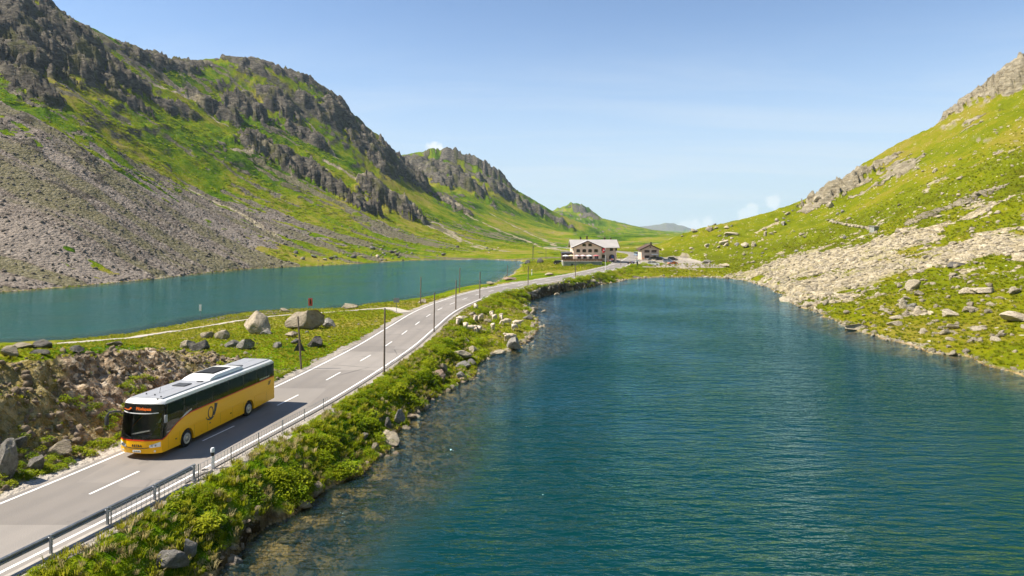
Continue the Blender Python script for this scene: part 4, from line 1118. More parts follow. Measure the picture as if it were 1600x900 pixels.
def rock_mesh(name, seed, mat, sub=3, cuts=20, flat=1.0, rough=.035):
    v, f = ico(sub); v = v.copy(); g = np.random.default_rng(seed)
    for _ in range(cuts):
        n_ = g.normal(size=3); n_[2] *= flat; n_ /= np.linalg.norm(n_); d = g.uniform(.34, .70)
        e = v @ n_ - d; v -= np.maximum(e, 0)[:, None] * n_ * .985
    q = v * 2.2 + seed
    nz = fbm(q[:, 0] + q[:, 2] * .7, q[:, 1] - q[:, 2] * .6, 3, seed) - .5
    n2 = fbm(q[:, 0] * 3 - q[:, 2] * 2.1, q[:, 1] * 3 + q[:, 2] * 1.7, 2, seed + 5) - .5
    v = v * (1 + nz[:, None] * rough * 5 + n2[:, None] * rough * 2.2)
    v[:, :2] *= (1 + .22 * np.clip(-v[:, 2:3], -.6, 1)); v[:, 2] = np.where(v[:, 2] < -.45, -.45 + (v[:, 2] + .45) * .3, v[:, 2])
    mx = np.abs(v).max(0); v = v / mx
    me = np_mesh(name, v, f, mat, smooth=False)
    return me
ROCKV = {}
def rock_var(mat, k, sub, flat=1.0):
    key = (mat.name, k, sub)
    if key not in ROCKV: ROCKV[key] = rock_mesh('rock_' + mat.name, 11 * k + 5, mat, sub, 14 + k % 5, flat)
    return ROCKV[key]
def boulder(ix, iy, wpx, hpx, mat, label, group=None, k=None, unique=True, sub=3, sink=.2, dep=.8, rz=None, name='boulder', z=None, tilt=0.0):
    x, y, gz = at(ix, iy)
    sx = wpx * y / F_PX / 2; sz = max(hpx * y / F_PX / 2, sx * .18) * (1 + sink)
    k = random.randrange(100) if k is None else k
    me = rock_mesh('boulder', 13 * k + 7, mat, sub) if unique else rock_var(mat, k % 7, sub)
    o = link(name, me); o.scale = (sx, sx * dep, sz)
    o.rotation_euler = (random.uniform(-.1, .1), tilt, random.uniform(0, 6.28) if rz is None else rz)
    yc = y + sx * dep * .6
    g2 = max(ground_z(x * yc / y, yc), -.2)
    o.location = (x * yc / y, yc, (g2 if z is None else z) + sz - sz * 2 * sink)
    tag(o, label, 'boulder', group)
    return o
BO = [
 (402,523,50,38,m_rk_tan,'tall pointed tan boulder, left of the two biggest on the meadow'),
 (480,515,62,31,m_rk_tan,'broad rounded tan boulder, right of the two biggest on the meadow'),
 (513,512,26,15,m_rk_grey,'grey boulder leaning at the right foot of the broad rounded boulder'),
 (414,523,24,11,m_rk_grey,'low grey slab at the foot of the tall pointed boulder'),
 (455,528,24,11,m_rk_tan,'squat boulder in the grass below the broad rounded boulder'),
 (493,542,34,15,m_rk_dark,'dark jagged rock in the grass right of the roadside snow pole'),
 (461,538,18,9,m_rk_grey,'small grey rock in the grass just left of the roadside snow pole'),
 (435,545,20,10,m_rk_grey,'low pale-topped rock in the meadow behind the rear of the bus'),
 (386,547,30,17,m_rk_grey,'split grey boulder at the top end of the earth cut'),
 (362,543,24,12,m_rk_grey,'flat-topped grey boulder beside the end of the earth cut'),
 (347,531,24,14,m_rk_pale,'pale slanted slab above the earth cut'),
 (322,529,22,11,m_rk_pale,'white-topped rock beside the gravel track'),
 (312,548,30,16,m_rk_dark,'brown block on the rim of the earth cut'),
 (291,546,34,14,m_rk_tan,'tan rocky ledge on the rim of the earth cut'),
 (15,558,34,17,m_rk_tan,'tan boulder at the left picture edge by the green-blue lake'),
 (66,544,42,14,m_rk_grey,'large grey rock on the shore of the green-blue lake'),
 (38,545,38,9,m_rk_pale,'long pale slab between two rocks on the left lake shore'),
 (66,555,28,8,m_rk_grey,'flat grey stone on the grassy top of the mound'),
 (118,550,26,9,m_rk_grey,'low grey stone on the mound, right of the flat stone'),
 (178,541,28,8,m_rk_tan,'half-buried flat rock at the grassy edge above the cut'),
 (14,752,50,62,m_rk_grey,'largest grey boulder at the foot of the earth cut'),
 (57,739,30,27,m_rk_grey,'rounded grey boulder second from the left at the foot of the cut'),
 (93,717,38,22,m_rk_tan,'flat-faced tan boulder at the foot of the cut, left of the bus'),
 (104,701,18,10,m_rk_grey,'small stone resting behind the flat-faced boulder by the bus'),
 (31,705,24,18,m_rk_grey,'grey stone stuck in the cut above the largest boulder'),
 (276,903,64,30,m_rk_grey,'broad grey rock at the bottom edge on the lake bank'),
 (293,871,28,24,m_rk_grey,'upright grey rock half hidden by herbs on the lake bank'),
 (370,889,24,17,m_rk_grey,'single stone standing in shallow water near the bottom edge'),
 (605,697,52,20,m_rk_pale,'wide flat pale slab jutting into the lake'),
 (587,706,18,12,m_rk_pale,'small white block at the shore beside the wide flat slab'),
 (626,664,24,22,m_rk_grey,'wedge-shaped grey rock at the water edge behind the flat slab'),
 (606,670,14,17,m_rk_grey,'upright grey stone left of the wedge-shaped rock'),
 (634,675,20,9,m_rk_tan,'oblong stone lying in the water off the wedge-shaped rock'),
 (569,687,16,8,m_rk_grey,'small grey stone in the herbs above the flat slab'),
 (686,597,26,20,m_rk_pink,'pinkish angular boulder on the bank'),
 (694,583,22,15,m_rk_pale,'white angular boulder just behind the pinkish one'),
 (678,605,14,9,m_rk_pale,'small pale block below the pinkish boulder'),
 (716,561,44,14,m_rk_pale,'long pale slab lying on the grass between road and lake'),
 (740,553,26,11,m_rk_pale,'pale stone at the right end of the long slab'),
 (723,576,28,11,m_rk_grey,'grey slab below the long pale slab'),
 (738,573,16,12,m_rk_grey,'grey block at the shore below the long pale slab'),
 (722,595,22,12,m_rk_grey,'shore rock right of the pinkish boulder'),
 (707,612,14,8,m_rk_tan,'tan stone at the water line below the pinkish boulder'),
 (801,549,38,19,m_rk_grey,'big speckled boulder at the water with two sheep beside it'),
 (782,556,30,8,m_rk_pale,'flat pale rock in the water left of the speckled boulder'),
 (727,501,16,7,m_rk_pale,'pale rock among the sheep nearest the road'),
 (738,494,14,6,m_rk_tan,'tan rock behind the sheep by the road'),
 (762,504,14,5,m_rk_pale,'low pale rock in the middle of the flock'),
 (757,520,13,6,m_rk_pale,'pale rock right of the front row of sheep'),
 (728,534,12,6,m_rk_pale,'lone pale stone on the grass in front of the flock'),
 (834,486,14,6,m_rk_pale,'pale rock at the tip of the sheep pasture'),
 (838,486,12,5,m_rk_tan,'dark-sided rock in the water off the sheep pasture'),
 (849,493,9,5,m_rk_pale,'farthest small rock in the water off the sheep pasture'),
 (825,500,18,8,m_rk_grey,'grey rock on the shore right of the flock'),
 (832,493,12,8,m_rk_pale,'white rock on the shore right of the flock'),
 (833,509,9,6,m_rk_pale,'small white rock at the eastern point of the pasture'),
 (660,474,16,7,m_rk_tan,'tan rock at the road edge by the green-blue lake'),
 (547,482,28,8,m_rk_pale,'pale rock ledge on the lake shore behind the gravel track'),
 (445,487,16,6,m_rk_pale,'pale rock on the shore above the tall pointed boulder'),
 (766,445,12,5,m_rk_pale,'white rocks tip in the lake before the inn meadow'),
 (797,438,24,6,m_rk_pink,'flat reddish ledge on the inn meadow shore'),
 (858,431,16,5,m_rk_pale,'pale rock on the inn meadow above the road'),
 (846,411,14,8,m_rk_dark,'dark rounded boulder on the far shore left of the inn'),
 (824,412,13,7,m_rk_dark,'dark rock at the far tip of the lake shore'),
 (871,465,12,5,m_rk_pale,'flat rock in the near lake below the roadside bank'),
 (926,444,14,6,m_rk_pale,'pale boulder on the bank below the car park road'),
 (1228,474,20,10,m_rk_pale,'pyramid-shaped rock standing in the lake at the right shore'),
 (1338,517,54,10,m_rk_pale,'long flat slab on the right lake shore'),
 (1423,455,28,19,m_rk_pale,'large tilted pale boulder on the right slope'),
 (1435,463,19,9,m_rk_pale,'smaller pale boulder just below the large tilted one'),
 (1410,483,14,18,m_rk_pale,'narrow pale slab leaning downhill on the right slope'),
 (1427,482,18,9,m_rk_grey,'grey rounded rock beside the narrow leaning slab'),
 (1403,499,24,6,m_rk_pale,'thin pale slab in the grass below the grey rounded rock'),
 (1397,510,34,7,m_rk_pale,'row-like flat rock near the right shore'),
 (1511,461,22,11,m_rk_pale,'pale block with a dark right side on the right slope'),
 (1535,460,38,10,m_rk_pale,'long pale slab right of the dark-sided block'),
 (1584,461,20,11,m_rk_pale,'pale block near the right picture edge'),
 (1480,497,32,13,m_rk_pale,'broad sloping slab in the middle of the right meadow'),
 (1516,488,26,8,m_rk_pale,'low slab above the middle of the right meadow'),
 (1585,505,50,16,m_rk_tan,'long tan outcrop at the right picture edge'),
 (1488,515,26,9,m_rk_pale,'pale slab below the broad sloping slab'),
 (1477,524,18,9,m_rk_pale,'white rock with shaded front below the broad slab'),
 (1483,533,20,6,m_rk_pale,'low white stone under the shaded white rock'),
 (1528,517,28,7,m_rk_pale,'slanting slab left of the long tan outcrop'),
 (1566,527,17,7,m_rk_pale,'oval pale stone below the long tan outcrop'),
 (1510,552,14,7,m_rk_pale,'square white stone near the lower right shore'),
 (1490,557,16,7,m_rk_pale,'shore boulder at the lower right water edge'),
 (1533,535,10,6,m_rk_pale,'bright white stone in the lower right meadow'),
 (1517,536,14,6,m_rk_tan,'tan stone left of the bright white stone'),
 (1290,478,12,7,m_rk_pale,'pale stone at the grassy foot of the right scree'),
 (1262,480,16,7,m_rk_pale,'shore stone right of the pyramid-shaped rock'),
 (1490,418,34,9,m_rk_dark,'dark overhanging ledge across the right scree'),
 (1275,432,10,6,m_rk_pale,'white block in the middle of the right scree'),
 (1130,383,18,8,m_rk_pale,'big pale block on the hill right of the car park'),
 (1165,388,16,9,m_rk_pale,'tilted slab on the hill, left of a pair'),
 (1178,386,13,8,m_rk_pale,'tilted slab on the hill, right of a pair'),
 (1196,370,6,9,m_rk_pale,'upright slab on the hill above the far shore'),
 (1142,368,26,6,m_rk_pale,'long rock rib near the hill crest'),
 (1110,362,13,7,m_rk_tan,'dark-sided crest rock above the car park'),
 (1085,364,12,6,m_rk_pale,'pale crest rock left of the dark-sided one'),
 (1106,412,16,6,m_rk_grey,'grey-blue boulder behind the car park'),
 (1132,417,18,6,m_rk_pale,'pale rocks patch near the far right shore'),
 (1298,325,14,10,m_rk_pale,'round pale boulder below the slabby outcrop'),
 (1277,317,14,9,m_rk_pale,'pale boulder left of the slabby outcrop'),
]
for i, b_ in enumerate(BO):
    ix, iy, w_, h_, m_, lb = b_
    boulder(ix, iy, w_, h_, m_, lb, None, {0: 3, 1: 8, 2: 3, 20: 7, 28: 3}.get(i, i), True, 3 if w_ < 24 else 4, dep=.75, rz=0 if i < 2 else random.uniform(-.5, .5))
def strew(n_, region, wr, mats, label, group, sub=2, dep=.8):
    done = 0; tries = 0
    rx0, rx1 = min(r_[0] for r_ in region), max(r_[1] for r_ in region); ry0, ry1 = min(r_[2] for r_ in region), max(r_[3] for r_ in region)
    while done < n_ and tries < n_ * 20:
        tries += 1
        x0, x1, y0, y1 = region[random.randrange(len(region))]
        ix, iy = random.uniform(x0, x1), random.uniform(y0, y1)
        w_ = wr[0] + (wr[1] - wr[0]) * random.random() ** 2.5
        gx, gy = pick(ix, iy, gland, 24, 1500, 900)
        if ground_z(gx, gy) < .12 or (math.hypot(gx + 21.9, gy - 47) < 9): continue
        a, _, _ = seg_dist(np.array([gx]), np.array([gy]), ROAD_C)
        if a[0] < 5.2: continue
        if 48 < gx < 78 and 254 < gy < 322: continue
        m_ = random.choice(mats); u_ = (ix - rx0) / (rx1 - rx0); t_ = (iy - ry0) / (ry1 - ry0)
        size = 'tiny' if w_ < wr[0] * 1.25 else 'small' if w_ < wr[0] * 1.9 else 'bigger'
        tone = {'pale_granite': 'pale', 'tan_granite': 'tan', 'grey_gneiss': 'grey', 'dark_gneiss': 'dark'}[m_.name]
        place = ('upper' if t_ < .34 else 'middle' if t_ < .67 else 'lower') + ' ' + ('far left' if u_ < .2 else 'left' if u_ < .4 else 'central' if u_ < .6 else 'right' if u_ < .8 else 'far right')
        boulder(ix, iy, w_, w_ * random.uniform(.35, .65), m_, f'{size} {tone} {label}, {place} part', group, None, False, sub, dep=dep); done += 1
strew(75, [(1390,1600,440,560),(1320,1420,470,520),(1480,1600,430,540)], (5, 15), [m_rk_pale, m_rk_pale, m_rk_tan], 'stone in the lower right meadow', 'stones in the lower right meadow')
strew(70, [(1060,1250,365,415),(1100,1200,350,400),(1200,1330,330,375)], (4, 11), [m_rk_pale, m_rk_pale, m_rk_grey], 'rock on the hill right of the car park', 'rocks on the far right hill')
strew(30, [(1400,1600,230,330),(1460,1600,300,350)], (4, 11), [m_rk_pale, m_rk_tan], 'rock on the upper right hillside', 'rocks on the upper right hillside')
strew(45, [(560,780,385,403),(440,640,395,409)], (4, 11), [m_rk_grey, m_rk_tan, m_rk_dark], 'block at the foot of the left mountain', 'blocks at the foot of the left mountain')
strew(24, [(440,620,495,560),(300,420,530,560)], (4, 10), [m_rk_grey, m_rk_pale, m_rk_tan], 'stone in the meadow behind the bus', 'small stones in the roadside meadow')
strew(30, [(860,1120,432,445),(830,900,455,470),(600,720,600,690)], (5, 10), [m_rk_pale, m_rk_grey], 'rock along the road bank shore', 'rocks along the road bank shore')

# ------------------------------------------------------------------ snow poles, markers and signs
m_wood = simple('weathered_pole_wood', (.17, .13, .10), .85, var=.3, scale=5, bumpd=.01)
m_wpost = simple('white_plastic', (.80, .80, .78), .5, var=.05)
def pole(ix, iyb, iyt, label, rad=.075, lean=0.0):
    x, y, z = at(ix, iyb)
    h_ = (iyb - iyt) * y / F_PX
    o = thing('snow_pole', label, 'pole', (x, y, z), 0, 'snow poles along the road')
    MB().tube([(0, 0, -.4), (lean * .5, 0, h_ * .5), (lean, 0, h_)], [rad, rad * .92, rad * .8], 10).build('shaft', m_wood, o, 0, True)
    MB().tube([(lean, 0, h_ - .02), (lean, 0, h_ + .05)], [rad * .86, rad * .5], 10).build('cap', simple('pole_cap', (.10, .09, .08), .7), o)
for (ix, yb, yt, lb) in [(471,577,495,'leaning brown snow pole on the left roadside behind the bus'),(600,586,482,'tallest brown snow pole on the lake side of the road'),(678,519,458,'brown snow pole second along the lake side of the road'),
    (712,484,438,'snow pole third along the lake side of the road'),(657,475,433,'snow pole at the left road edge by the gravel turnout'),(718,457,419,'snow pole on the left road edge against the green-blue lake'),
    (749.5,467,425,'snow pole fourth along the lake side, where the road bends'),(792.5,437,414,'snow pole on the left verge before the inn meadow'),(825,447,416,'snow pole fifth along the lake side of the road'),
    (899,433,408,'pole in front of the inn terrace'),(970,415,398,'thin pole at the road near the inn corner'),(853,405,386,'distant pole behind the meadow left of the inn')]:
    pole(ix, yb, yt, lb, .09 if yb > 500 else .11, -.35 if ix == 471 else .08)
x, y, z = at(833, 409)
o = thing('power_mast', 'tall dark lattice mast on the far shore left of the inn', 'mast', (x, y, z)); hm = 25 * y / F_PX
for sx in (-.5, .5):
    for sy in (-.5, .5): MB().tube([(sx, sy, 0), (sx * .25, sy * .25, hm)], .08, 5).build('leg', m_dgrey, o)
for k in range(5):
    t_ = k / 5; w_ = .5 * (1 - .75 * t_)
    MB().tube([(-w_, -w_, hm * t_), (w_ * .85, -w_ * .85, hm * (t_ + .2))], .05, 4).build('brace', m_dgrey, o)
MB().box((0, 0, hm * .93), (1.8, .14, .14)).build('crossarm', m_dgrey, o)
# delineator by the bus and a few smaller ones
def delineator(ix, iy, hpx, label):
    x, y, z = at(ix, iy); h_ = hpx * y / F_PX
    o = thing('delineator_post', label, 'post', (x, y, z), 0, 'roadside delineators'); w_ = h_ * .075
    MB().lathe((0, 0, 0), [(w_, -.1), (w_, h_ * .62)], 12).build('shaft', m_wpost, o, 0, True)
    MB().lathe((0, 0, 0), [(w_ * 1.06, h_ * .62), (w_ * 1.06, h_ * .80)], 12).build('black_band', m_black, o, 0, True)
    MB().lathe((0, 0, 0), [(w_ * 1.25, h_ * .80), (w_ * 1.3, h_ * .94), (w_ * .9, h_)], 12).build('head', simple('post_head_grey', (.62, .64, .65), .5), o, 0, True)
delineator(332, 733, 33, 'white delineator post with black band beside the wire fence')
delineator(756, 469, 7, 'small white delineator at the road bend near the sheep')
delineator(831, 430, 9, 'white marker post with dark base on the inn meadow')
x, y, z = at(321, 738)
tag(MB().lathe((0, 0, 0), [(.20, 0), (.34, 0), (.36, .06), (.33, .13), (.22, .13), (.19, .07), (.20, 0)], 18).build('concrete_ring', m_conc, None, 0, True), 'pale round concrete ring on the verge by the delineator', 'ring').location = (x, y, z)
def sign(ix, iyb, iyt, builder, label, name='road_sign', rad=.035):
    x, y, z = at(ix, iyb); h_ = (iyb - iyt) * y / F_PX
    o = thing(name, label, 'sign', (x, y, z))
    MB().tube([(0, 0, -.3), (0, 0, h_)], rad, 8).build('post', m_steel, o)
    builder(o, h_, y / F_PX); return o
def tri(o, h_, k_):
    w_ = .62; MB().prism([(-w_, -.0), (w_, 0), (w_ * .92, .05), (.06, 1.02), (-.06, 1.02), (-w_ * .92, .05)], -.05, -.03, 'y').map(lambda p: Vector((p.x, p.y, p.z + h_ - 1.02))).build('back_plate', simple('sign_back_dark', (.035, .036, .038), .6), o, .01)
sign(468, 562, 533, tri, 'dark back of a triangular warning sign on the left verge')
def board(o, h_, k_): MB().box((0, -.04, h_ - 3.5 * k_), (9 * k_, .03, 7 * k_)).build('back_plate', simple('sign_back_grey', (.30, .30, .31), .6), o, .01)
sign(619.5, 488, 466, board, 'grey rectangular sign back beside the gravel turnout')
def redb(o, h_, k_):
    q = MB().box((0, -.04, h_ - 6 * k_), (6.5 * k_, .05, 12 * k_)).build('red_panel', simple('sign_red', (.62, .10, .09), .5), o, .01)
    MB().box((0, -.07, h_ - 6 * k_), (2 * k_, .03, 8 * k_)).build('dark_slot', m_black, q)
sign(485, 499, 466, redb, 'red board with dark slot on a post behind the rounded boulder')
def whit(o, h_, k_): MB().box((0, -.04, h_ - 5 * k_), (3.6 * k_, .04, 10 * k_)).build('white_panel', m_wpost, o, .01)
sign(313, 502, 476, whit, 'narrow white panel on a thin post at the lake shore')

# ------------------------------------------------------------------ inn, house and what stands there
m_plast = simple('pinkish_plaster', (.80, .60, .46), .9, var=.10, scale=.6, dirt=.15)
m_plas2 = simple('grey_beige_plaster', (.66, .53, .42), .9, var=.12, scale=.6, dirt=.2)
m_sheet = simple('pale_sheet_roof', (.40, .375, .345), .45, .1, var=.10, scale=.5, dirt=.15)
m_brown = simple('dark_brown_wood', (.085, .050, .034), .8, var=.3, scale=2)
m_orange = simple('orange_brown_wood', (.33, .13, .045), .7, var=.25, scale=1.5)
m_stone = simple('terrace_masonry', (.30, .31, .27), .9, var=.3, scale=1.1, bumpd=.05)
g_win = glass('window_glass', (.3, .33, .34), .1)
def window(par, x, y, z, w_, h_, arched=True):
    n_ = 8
    top = [(x + w_ / 2 * math.cos(t), z + h_ * .32 + h_ * .18 * math.sin(t)) for t in np.linspace(0, math.pi, n_)] if arched else [(x + w_ / 2, z + h_ / 2), (x - w_ / 2, z + h_ / 2)]
    fr = MB().prism([(x - w_ / 2, z - h_ / 2), (x + w_ / 2, z - h_ / 2)] + top, y - .08, y + .02, 'y').build('window', m_brown, par)
    MB().box((x - w_ * .2, y - .09, z - h_ * .06), (w_ * .32, .03, h_ * .6)).build('pane', g_win, fr); MB().box((x + w_ * .2, y - .09, z - h_ * .06), (w_ * .32, .03, h_ * .6)).build('pane', g_win, fr)
    MB().box((x, y - .10, z - h_ / 2 - .04), (w_ * 1.1, .16, .08)).build('sill', m_conc, fr)
inn = thing('inn', 'large pink-beige mountain inn with pale roof and front gable', 'building', (0, 0, 0))
X0, X1, XG, Y0, YG = 25.2, 43.3, 36.7, 283.0, 280.0
inn.location = (X0, YG, 3.0)
def I(p): return Vector((p.x - X0, p.y - YG, p.z - 3.0))
def ib(mb, name, mat, par=inn, **kw): return mb.map(I).build(name, mat, par, **kw)
ib(MB().prism([(Y0, 2.2), (Y0, 9.0), (290, 11.75), (297, 9.0), (297, 2.2)], X0, X1), 'wall', m_plast)
ib(MB().prism([(X0 - .02, 2.2), (X0 - .02, 9.0), ((X0 + XG) / 2, 11.45), (XG, 9.0), (XG, 2.2)], YG, 289, 'y'), 'gable_wall', m_plast)
def roofslab(pts, th, name, par, mat=m_sheet):
    b_ = MB(); n_ = len(pts); b_.v = [tuple(p) for p in pts] + [(p[0], p[1], p[2] - th) for p in pts]
    b_.f = [tuple(range(n_)), tuple(range(2 * n_ - 1, n_ - 1, -1))] + [(i, (i + 1) % n_, n_ + (i + 1) % n_, n_ + i) for i in range(n_)]
    return b_
mx = (X0 + XG) / 2
r1 = ib(roofslab([(X0 - .9, 290, 12.05), (X1 + 1.2, 290, 12.05), (X1 + 1.2, 281.9, 8.85), (X0 - .9, 281.9, 8.85)], .22, '', inn), 'roof', m_sheet)
ib(roofslab([(X0 - .9, 290.02, 12.05), (X1 + 1.2, 290.02, 12.05), (X1 + 1.2, 298, 8.85), (X0 - .9, 298, 8.85)], .22, '', inn), 'roof', m_sheet)
ib(roofslab([(mx, 279, 11.78), (mx, 289.4, 11.78), (X0 - 1.0, 284, 8.86), (X0 - 1.0, 279, 8.86)], .2, '', inn), 'gable_roof', m_sheet)
ib(roofslab([(mx + .01, 279, 11.78), (mx + .01, 289.4, 11.78), (XG + .9, 284, 8.92), (XG + .9, 279, 8.92)], .2, '', inn), 'gable_roof', m_sheet)
for (xa, za, xb, zb) in ((X0 - 1.05, 8.72, mx, 11.66), (mx, 11.66, XG + .95, 8.78)): ib(MB().prism([(xa, za - .28), (xb, zb - .28), (xb, zb + .06), (xa, za + .06)], 278.86, 278.98, 'y'), 'verge_board', m_brown)
ib(MB().prism([(281.8, 8.58), (290, 11.78), (290, 12.1), (281.8, 8.9)], X1 + 1.21, X1 + 1.33), 'verge_board', m_brown)
for (x, h_) in ((29.2, 1.1), (31.9, 1.6), (39.4, 1.0), (42.0, .8)): ib(MB().box((x, 290.6, 12.1 + h_ / 2 - .4), (.6, .6, h_ + .6)), 'chimney', m_brown)
tmp = thing('inn_local', 'x', 'x'); bpy.data.objects.remove(tmp)
def iw(x, y, z, w_, h_, arched=True): window(inn, x - X0, y - YG, z - 3.0, w_, h_, arched)
for px_ in (903.5, 912.9, 922, 931.3): iw((px_ - 800) / F_PX * 280, YG, 7.65, 1.5, 1.25)
for px_ in (912.8, 922): iw((px_ - 800) / F_PX * 280, YG, 10.0, 1.45, 1.05)
for px_ in (905, 914, 923, 932): iw((px_ - 800) / F_PX * 280, YG, 5.15, 1.5, 1.5)
for (px_, z_) in ((955.3, 8.1), (942.2, 8.0), (962.8, 8.2), (943, 5.2)): iw((px_ - 800) / F_PX * 283, Y0, z_, 1.3 if px_ != 962.8 else .7, 1.25)
dx = (956 - 800) / F_PX * 283
dr_ = ib(MB().prism([(dx - 1.15, 2.9), (dx + 1.15, 2.9)] + [(dx + 1.15 * math.cos(t), 5.0 + 1.0 * math.sin(t)) for t in np.linspace(0, math.pi, 10)], Y0 - .08, Y0 + .05, 'y'), 'door', m_brown)
MB().box((dx - X0 + .3, Y0 - YG - .12, 1.6), (.9, .06, 1.9)).build('blue_leaf', simple('door_blue', (.04, .09, .25), .5), dr_)
# annexe and terrace
ib(MB().box((22.9, 285, 4.6), (4.4, 6, 3.4)), 'annexe', m_brown); ib(roofslab([(20.5, 281.5, 6.6), (25.15, 281.5, 6.6), (25.15, 288.4, 7.0), (20.5, 288.4, 7.0)], .25, '', inn), 'annexe_roof', simple('dark_slate', (.05, .05, .055), .6, var=.25))
TX0, TX1, TY0, TY1, TZ = 20.1, 35.4, 268.0, 279.9, 3.75
ib(MB().box(((TX0 + TX1) / 2, (TY0 + TY1) / 2, 2.5), (TX1 - TX0, TY1 - TY0, 2.3)), 'terrace_wall', m_stone)
ib(MB().box(((TX0 + TX1) / 2, (TY0 + TY1) / 2, TZ - .05), (TX1 - TX0 + .3, TY1 - TY0 + .1, .12)), 'terrace_deck', m_conc)
for k in range(26): ib(MB().box((TX0 + .25 + k * (TX1 - TX0 - .5) / 25, TY0 - .04, TZ + .50), (.50, .06, .86)), 'balustrade_board', m_orange)
ib(MB().box(((TX0 + TX1) / 2, TY0 - .04, TZ + 1.0), (TX1 - TX0 + .2, .14, .10)), 'hand_rail', m_brown)
for (x, w_, h_) in ((23.6, .7, 1.1), (27.6, 1.1, 1.3), (31.0, 1.2, .8)): ib(MB().box((x, TY0 - .02, 2.3), (w_, .1, h_)), 'cellar_opening', m_black)
def parasol(x, y, z, col, label):
    o = thing('parasol', label, 'parasol', (x, y, z), random.uniform(0, 1), 'terrace parasols')
    MB().tube([(0, 0, 0), (0, 0, 2.3)], .03, 8).build('pole', m_wpost, o)
    MB().lathe((0, 0, 2.0), [(1.45, 0), (1.45, .06), (.75, .28), (.05, .5)], 8).build('canopy', simple('parasol_' + col[0], col[1], .8, var=.06), o)
for i, (x, c, lb) in enumerate([(21.3, 'w', 'white parasol at the left end of the inn terrace'), (23.6, 'y', 'cream-yellow parasol second from the left on the inn terrace'), (25.9, 'p', 'pale pink parasol at the left gable corner of the inn'),
      (28.3, 'p', 'pale pink parasol in front of the inn, middle of the terrace'), (30.7, 'w', 'white parasol on the terrace right of the middle'), (33.6, 'r', 'dusty red parasol at the right end of the terrace')]):
    parasol(x, 271.5 + (i % 2) * 1.2, TZ, {'w': ('white', (.78, .76, .73)), 'y': ('cream', (.75, .62, .36)), 'p': ('pink', (.72, .50, .50)), 'r': ('red', (.42, .12, .12))}[c], lb)
x, y, z = at(946, 424)
fl = thing('flagpole', 'tall pole with red flag by the inn corner at the road', 'flagpole', (x, y, z))
hf = 37 * y / F_PX; MB().tube([(0, 0, 0), (0, 0, hf)], [.07, .045], 10).build('pole', m_wpost, fl)
b_ = MB(); nx = 9
for j in range(2):
    for i in range(nx): b_.v.append((-.05 - i * .11, .07 * math.sin(i * .9), hf - .1 - j * 1.4 - i * .03))
for i in range(nx - 1): b_.f.append((i, i + 1, nx + i + 1, nx + i))
fg = b_.build('flag', simple('flag_red', (.60, .03, .04), .8), fl)
MB().box((-.48, .0, hf - .9), (.16, .22, .6)).build('white_cross_upright', m_wpost, fg); MB().box((-.48, .0, hf - .9), (.56, .20, .18)).build('white_cross_bar', m_wpost, fg)
# the smaller house
hs_ = thing('house', 'small beige gabled house beside the car park', 'building', (59.2, 312, 2.47))
HW_ = 8.0; mxh = HW_ / 2
MB().prism([(0, -.3), (0, 5.0), (mxh, 6.85), (HW_, 5.0), (HW_, -.3)], 0, 9, 'y').build('wall', m_plas2, hs_)
for s_ in (-1, 1):
    xe = mxh + s_ * (mxh + .9); roofslab([(mxh + s_ * .01, -1, 7.1), (mxh + s_ * .01, 10, 7.1), (xe, 10, 4.75), (xe, -1, 4.75)], .2, '', hs_).build('roof', m_sheet if s_ > 0 else m_brown, hs_)
    MB().prism([(mxh, 6.62), (xe, 4.28), (xe, 4.8), (mxh, 7.14)], -1.12, -1.01, 'y').build('verge_board', m_brown, hs_)
MB().box((mxh + .9, 3, 7.3), (.6, .6, 1.6)).build('chimney', m_brown, hs_)
for (x, w_) in ((2.5, 2.3), (5.7, 2.3)): window(hs_, x, 0, 3.95, w_, 1.1, False)
window(hs_, 2.5, 0, 1.45, 2.2, 1.2, False); window(hs_, mxh, 0, 5.9, .5, .6, False)
MB().box((6.0, -.04, 1.0), (1.1, .08, 2.0)).build('door', m_brown, hs_); MB().box((5.9, -.55, 2.45), (2.8, 1.1, .10), rx=R(14)).build('awning', m_wpost, hs_)

